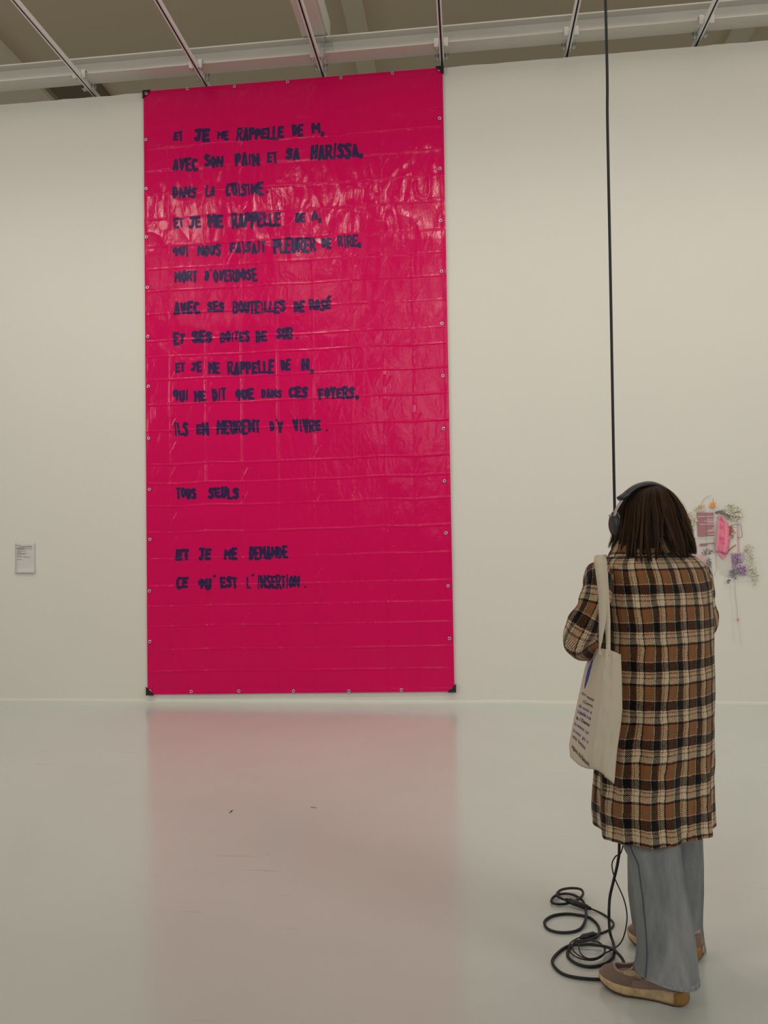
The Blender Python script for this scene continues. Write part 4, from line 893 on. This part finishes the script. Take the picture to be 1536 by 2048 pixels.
# ------------------------------------------------------------------ dried flower collage on the wall
col = empty('flower_collage', on_wall(1440, 1120), 'wall collage of dried flowers, pink cloth and printed sheets, right of the person', 'artwork')
Zc = lambda X_, Y_: (1360+X_/6.023, 980+Y_/6.023)
def wp(X_, Y_, d=.01): return on_wall(*Zc(X_, Y_), -d)
def sheet(poly, d, m, name, th=.002):
    b = MB(); a1 = [wp(x, y, d) for x, y in poly]; a2 = [p+Vector((0, th, 0)) for p in a1]; b.grid([a1, a2], True, None, True, True); return b.build(name, m, col, smooth=False)
mp_mauve = mat('mauve_print', (.40, .175, .20), .6); mp_white = mat('white_print', (.78, .72, .68), .7); mp_pink = mat('pink_cloth', (.86, .27, .38), .6, bump=(30, .5, .01), var=(14, .12)); mp_red = mat('pink_spot_print', (.80, .13, .24), .7)
acr = mat('clear_sheet', (.86, .80, .78), .08, alpha=.28); pale_pink = mat('pale_pink_card', (.68, .42, .44), .7, var=(60, .18)); orange = mat('orange_petal', (.85, .33, .04), .6, var=(200, .2)); peach = mat('peach_petal', (.75, .45, .24), .7)
white_fl = mat('dried_white_flower', (.72, .68, .55), .9, var=(90, .12)); sage = mat('dried_sage_leaf', (.50, .50, .38), .9, var=(60, .12)); gleaf = mat('grey_leaf', (.19, .16, .17), .8); purple = mat('purple_petal', (.44, .29, .47), .7, var=(120, .25)); lav = mat('lavender_bud', (.34, .28, .34), .8, var=(120, .3)); twig = mat('thin_stem', (.34, .24, .20), .8); rustp = mat('rust_petal', (.40, .12, .07), .7)
sheet([(175, 570), (415, 560), (440, 760), (180, 790)], .004, acr, 'clear_sheet')
sheet([(420, 760), (720, 770), (700, 1090), (480, 1010), (430, 900)], .004, acr, 'clear_sheet')
pr_ = sheet([(205, 275), (402, 272), (414, 545), (218, 562)], .010, mp_mauve, 'printed_sheet')
b = MB()
for x0, x1, y in [(215, 400, 320), (320, 405, 352), (290, 410, 375), (330, 412, 388), (240, 412, 414), (385, 412, 460), (345, 414, 482), (320, 414, 496), (340, 416, 530), (205, 414, 573)]:
    p = wp(x0, y, .0108); q = wp(x1, y-2, .0108); b.box((p.x, p.y, p.z-.002), (q.x, p.y+.001, p.z+.002))
b.build('printed_lines', mp_white, pr_, smooth=False)
sheet([(238, 648), (412, 634), (414, 644), (240, 660)], .008, mp_mauve, 'print_strip'); sheet([(236, 662), (330, 658), (330, 670), (238, 676)], .008, mp_mauve, 'print_strip')
sheet([(112, 575), (178, 572), (182, 740), (118, 745)], .009, mat('speckled_print', (.28, .14, .13), .7, var=(160, .9)), 'speckled_sheet')
sheet([(168, 790), (312, 778), (340, 960), (180, 985)], .009, pale_pink, 'pale_card')
sheet([(690, 420), (708, 422), (722, 765), (700, 762)], .006, pale_pink, 'pink_strip'); sheet([(610, 752), (745, 755), (745, 768), (610, 766)], .012, pale_pink, 'pink_strip')
sheet([(620, 775), (690, 778), (680, 925), (628, 935)], .006, purple, 'purple_card')
# pleated pink cloth
edgeL = [(480, 300), (462, 360), (455, 470), (440, 620), (430, 740)]; edgeR = [(500, 320), (575, 400), (598, 500), (600, 640), (572, 770)]
b = MB(); rows = []
for i in range(17):
    t = i/16*4; k = min(3, int(t)); f_ = t-k; a_ = [edgeL[k][q]*(1-f_)+edgeL[k+1][q]*f_ for q in (0, 1)]; c2 = [edgeR[k][q]*(1-f_)+edgeR[k+1][q]*f_ for q in (0, 1)]
    rows.append([wp(a_[0]+(c2[0]-a_[0])*s, a_[1]+(c2[1]-a_[1])*s, .022+.016*math.sin(s*9+1.2)*(i/16)**.5) for s in np.linspace(0, 1, 17)])
b.grid(rows); pc = b.build('pink_cloth', mp_pink, col); mo = pc.modifiers.new('thick', 'SOLIDIFY'); mo.thickness = .002
sheet([(455, 755), (570, 768), (520, 838)], .012, mp_pink, 'cloth_tail')
b = MB()
for x, y, r_ in [(485, 350, 14), (490, 440, 18), (585, 530, 12), (500, 575, 17), (530, 635, 16), (580, 605, 15), (452, 690, 16)]:
    p = wp(x, y, .030); b.blob(p, r_*.0008, .0035, r_*.0008, 10, 6)
b.build('cloth_spot', mp_red, pc)
R5 = random.Random(5)
def petals(x, y, r_, n_, m, name, dz=.02):
    b = MB(); c = wp(x, y, dz)
    for k in range(n_):
        a = 2*PI*k/n_+R5.random(); d = Vector((math.cos(a), -.35, math.sin(a))); q = r_*.00075; rot = Matrix.Rotation(-a, 3, 'Y'); b.blob(c+d*q*.55, q*.55, q*.12, q*.28, 8, 5, rot)
    b.blob(c+Vector((0, -.003, 0)), r_*.0002, .003, r_*.0002, 8, 5); return b.build(name, m, col)
petals(398, 180, 36, 7, orange, 'orange_flower'); petals(265, 195, 32, 6, peach, 'peach_flower'); petals(100, 345, 34, 7, peach, 'peach_flower')
def spray(cx, cy, rx, ry, n_, m, name, size=(3, 9)):
    b = MB()
    for k in range(n_):
        a = R5.uniform(0, 2*PI); q = math.sqrt(R5.random()); x = cx+rx*q*math.cos(a)+R5.gauss(0, 8); y = cy+ry*q*math.sin(a)+R5.gauss(0, 8); s_ = R5.uniform(*size)*.00075
        rot = Matrix.Rotation(R5.uniform(0, PI), 3, 'Y') @ Matrix.Rotation(R5.uniform(-.6, .6), 3, 'Z'); b.blob(wp(x, y, R5.uniform(.006, .032)), s_*1.5, s_*.35, s_*.7, 6, 4, rot)
    return b.build(name, m, col, kind='stuff')
spray(660, 290, 95, 80, 130, white_fl, 'white_flower_spray', (5, 13)); spray(620, 230, 130, 50, 40, sage, 'leaf_spray', (5, 11)); spray(130, 380, 75, 120, 110, white_fl, 'white_flower_spray', (4, 11)); spray(110, 460, 70, 90, 50, sage, 'leaf_spray')
spray(830, 700, 65, 45, 50, white_fl, 'white_flower_spray'); spray(850, 880, 45, 180, 100, white_fl, 'white_flower_spray', (4, 10)); spray(900, 1040, 40, 110, 50, sage, 'leaf_spray', (3, 9)); spray(240, 230, 60, 35, 25, sage, 'leaf_spray'); spray(330, 745, 60, 40, 40, gleaf, 'dark_leaf_spray', (3, 8))
spray(690, 830, 60, 60, 70, purple, 'purple_flower_spray', (6, 12)); spray(750, 970, 55, 60, 70, purple, 'purple_flower_spray', (6, 13)); spray(640, 1000, 55, 45, 45, lav, 'lavender_spray', (7, 13)); spray(350, 880, 28, 60, 40, lav, 'lavender_spray', (5, 11)); spray(770, 800, 14, 25, 10, purple, 'purple_flower_spray')
spray(265, 850, 70, 60, 60, white_fl, 'white_flower_spray', (2, 6)); spray(625, 500, 24, 70, 26, rustp, 'rust_flower_spray', (5, 12))
b = MB()
for x, y, r_ in [(450, 270, 24), (480, 262, 20), (515, 280, 22), (540, 292, 20), (575, 305, 20), (605, 318, 22), (510, 250, 14), (590, 1090, 18), (580, 1115, 14)]: b.blob(wp(x, y, .03), r_*.0009, .003, r_*.00055, 8, 5, Matrix.Rotation(R5.uniform(-.4, .7), 3, 'Y'))
b.build('grey_leaf_sprig', gleaf, col)
def stem(pts, r_=.0014, m=twig, name='stem'):
    b = MB(); b.tube(smooth_path([wp(x, y, .012) for x, y in pts], 4), r_, 5); return b.build(name, m, col)
stem([(270, 160), (290, 110), (340, 75), (372, 70)]); stem([(398, 95), (405, 150), (400, 240)], .0016); stem([(310, 230), (315, 500), (325, 700), (330, 760)], .0008); stem([(440, 610), (432, 800), (440, 960), (410, 1030)], .0010)
stem([(690, 800), (670, 950), (662, 1100), (672, 1300), (684, 1380), (695, 1550)], .0012, twig, 'hanging_thread'); stem([(700, 1560), (715, 1660), (740, 1860)], .0009, sage, 'hanging_thread'); stem([(615, 1120), (612, 1300), (640, 1500), (645, 1840)], .0007, sage, 'hanging_thread'); stem([(690, 1110), (800, 1100), (860, 1110)], .0010, sage, 'stem')
stem([(370, 870), (385, 980), (402, 1080)], .0018); stem([(740, 770), (800, 725), (850, 690)], .0016); stem([(575, 750), (610, 705), (675, 660)], .0042, rustp, 'curled_petal')
stem([(615, 425), (700, 412), (735, 420), (742, 480), (750, 545), (735, 572), (690, 570)], .0019, gleaf, 'bead_chain'); stem([(600, 575), (640, 560), (665, 520)], .0010); stem([(610, 500), (650, 520), (645, 595), (610, 590)], .0012, pale_pink, 'pink_wire')
petals(700, 1560, 18, 6, mp_pink, 'pink_flower', .012)

# ------------------------------------------------------------------ debris on the floor
p = on_z(462, 1624); b = MB(); b.tube([p+Vector((-.002, -.022, .003)), p+Vector((.001, 0, .005)), p+Vector((.004, .022, .003))], [.0012, .003, .001], 6); tag(b.build('wood_splinter', mat('splinter', (.10, .06, .03), .8)), 'tiny dark splinter lying alone on the pale floor left of centre', 'debris')
p = on_z(627, 1616); b = MB(); b.tube([p+Vector((-.018, .004, .002)), p+Vector((0, 0, .004)), p+Vector((.018, -.003, .002))], [.001, .0018, .001], 6); tag(b.build('thread_scrap', mat('scrap', (.22, .13, .08), .8)), 'tiny brown thread scrap on the floor in front of the banner reflection', 'debris')
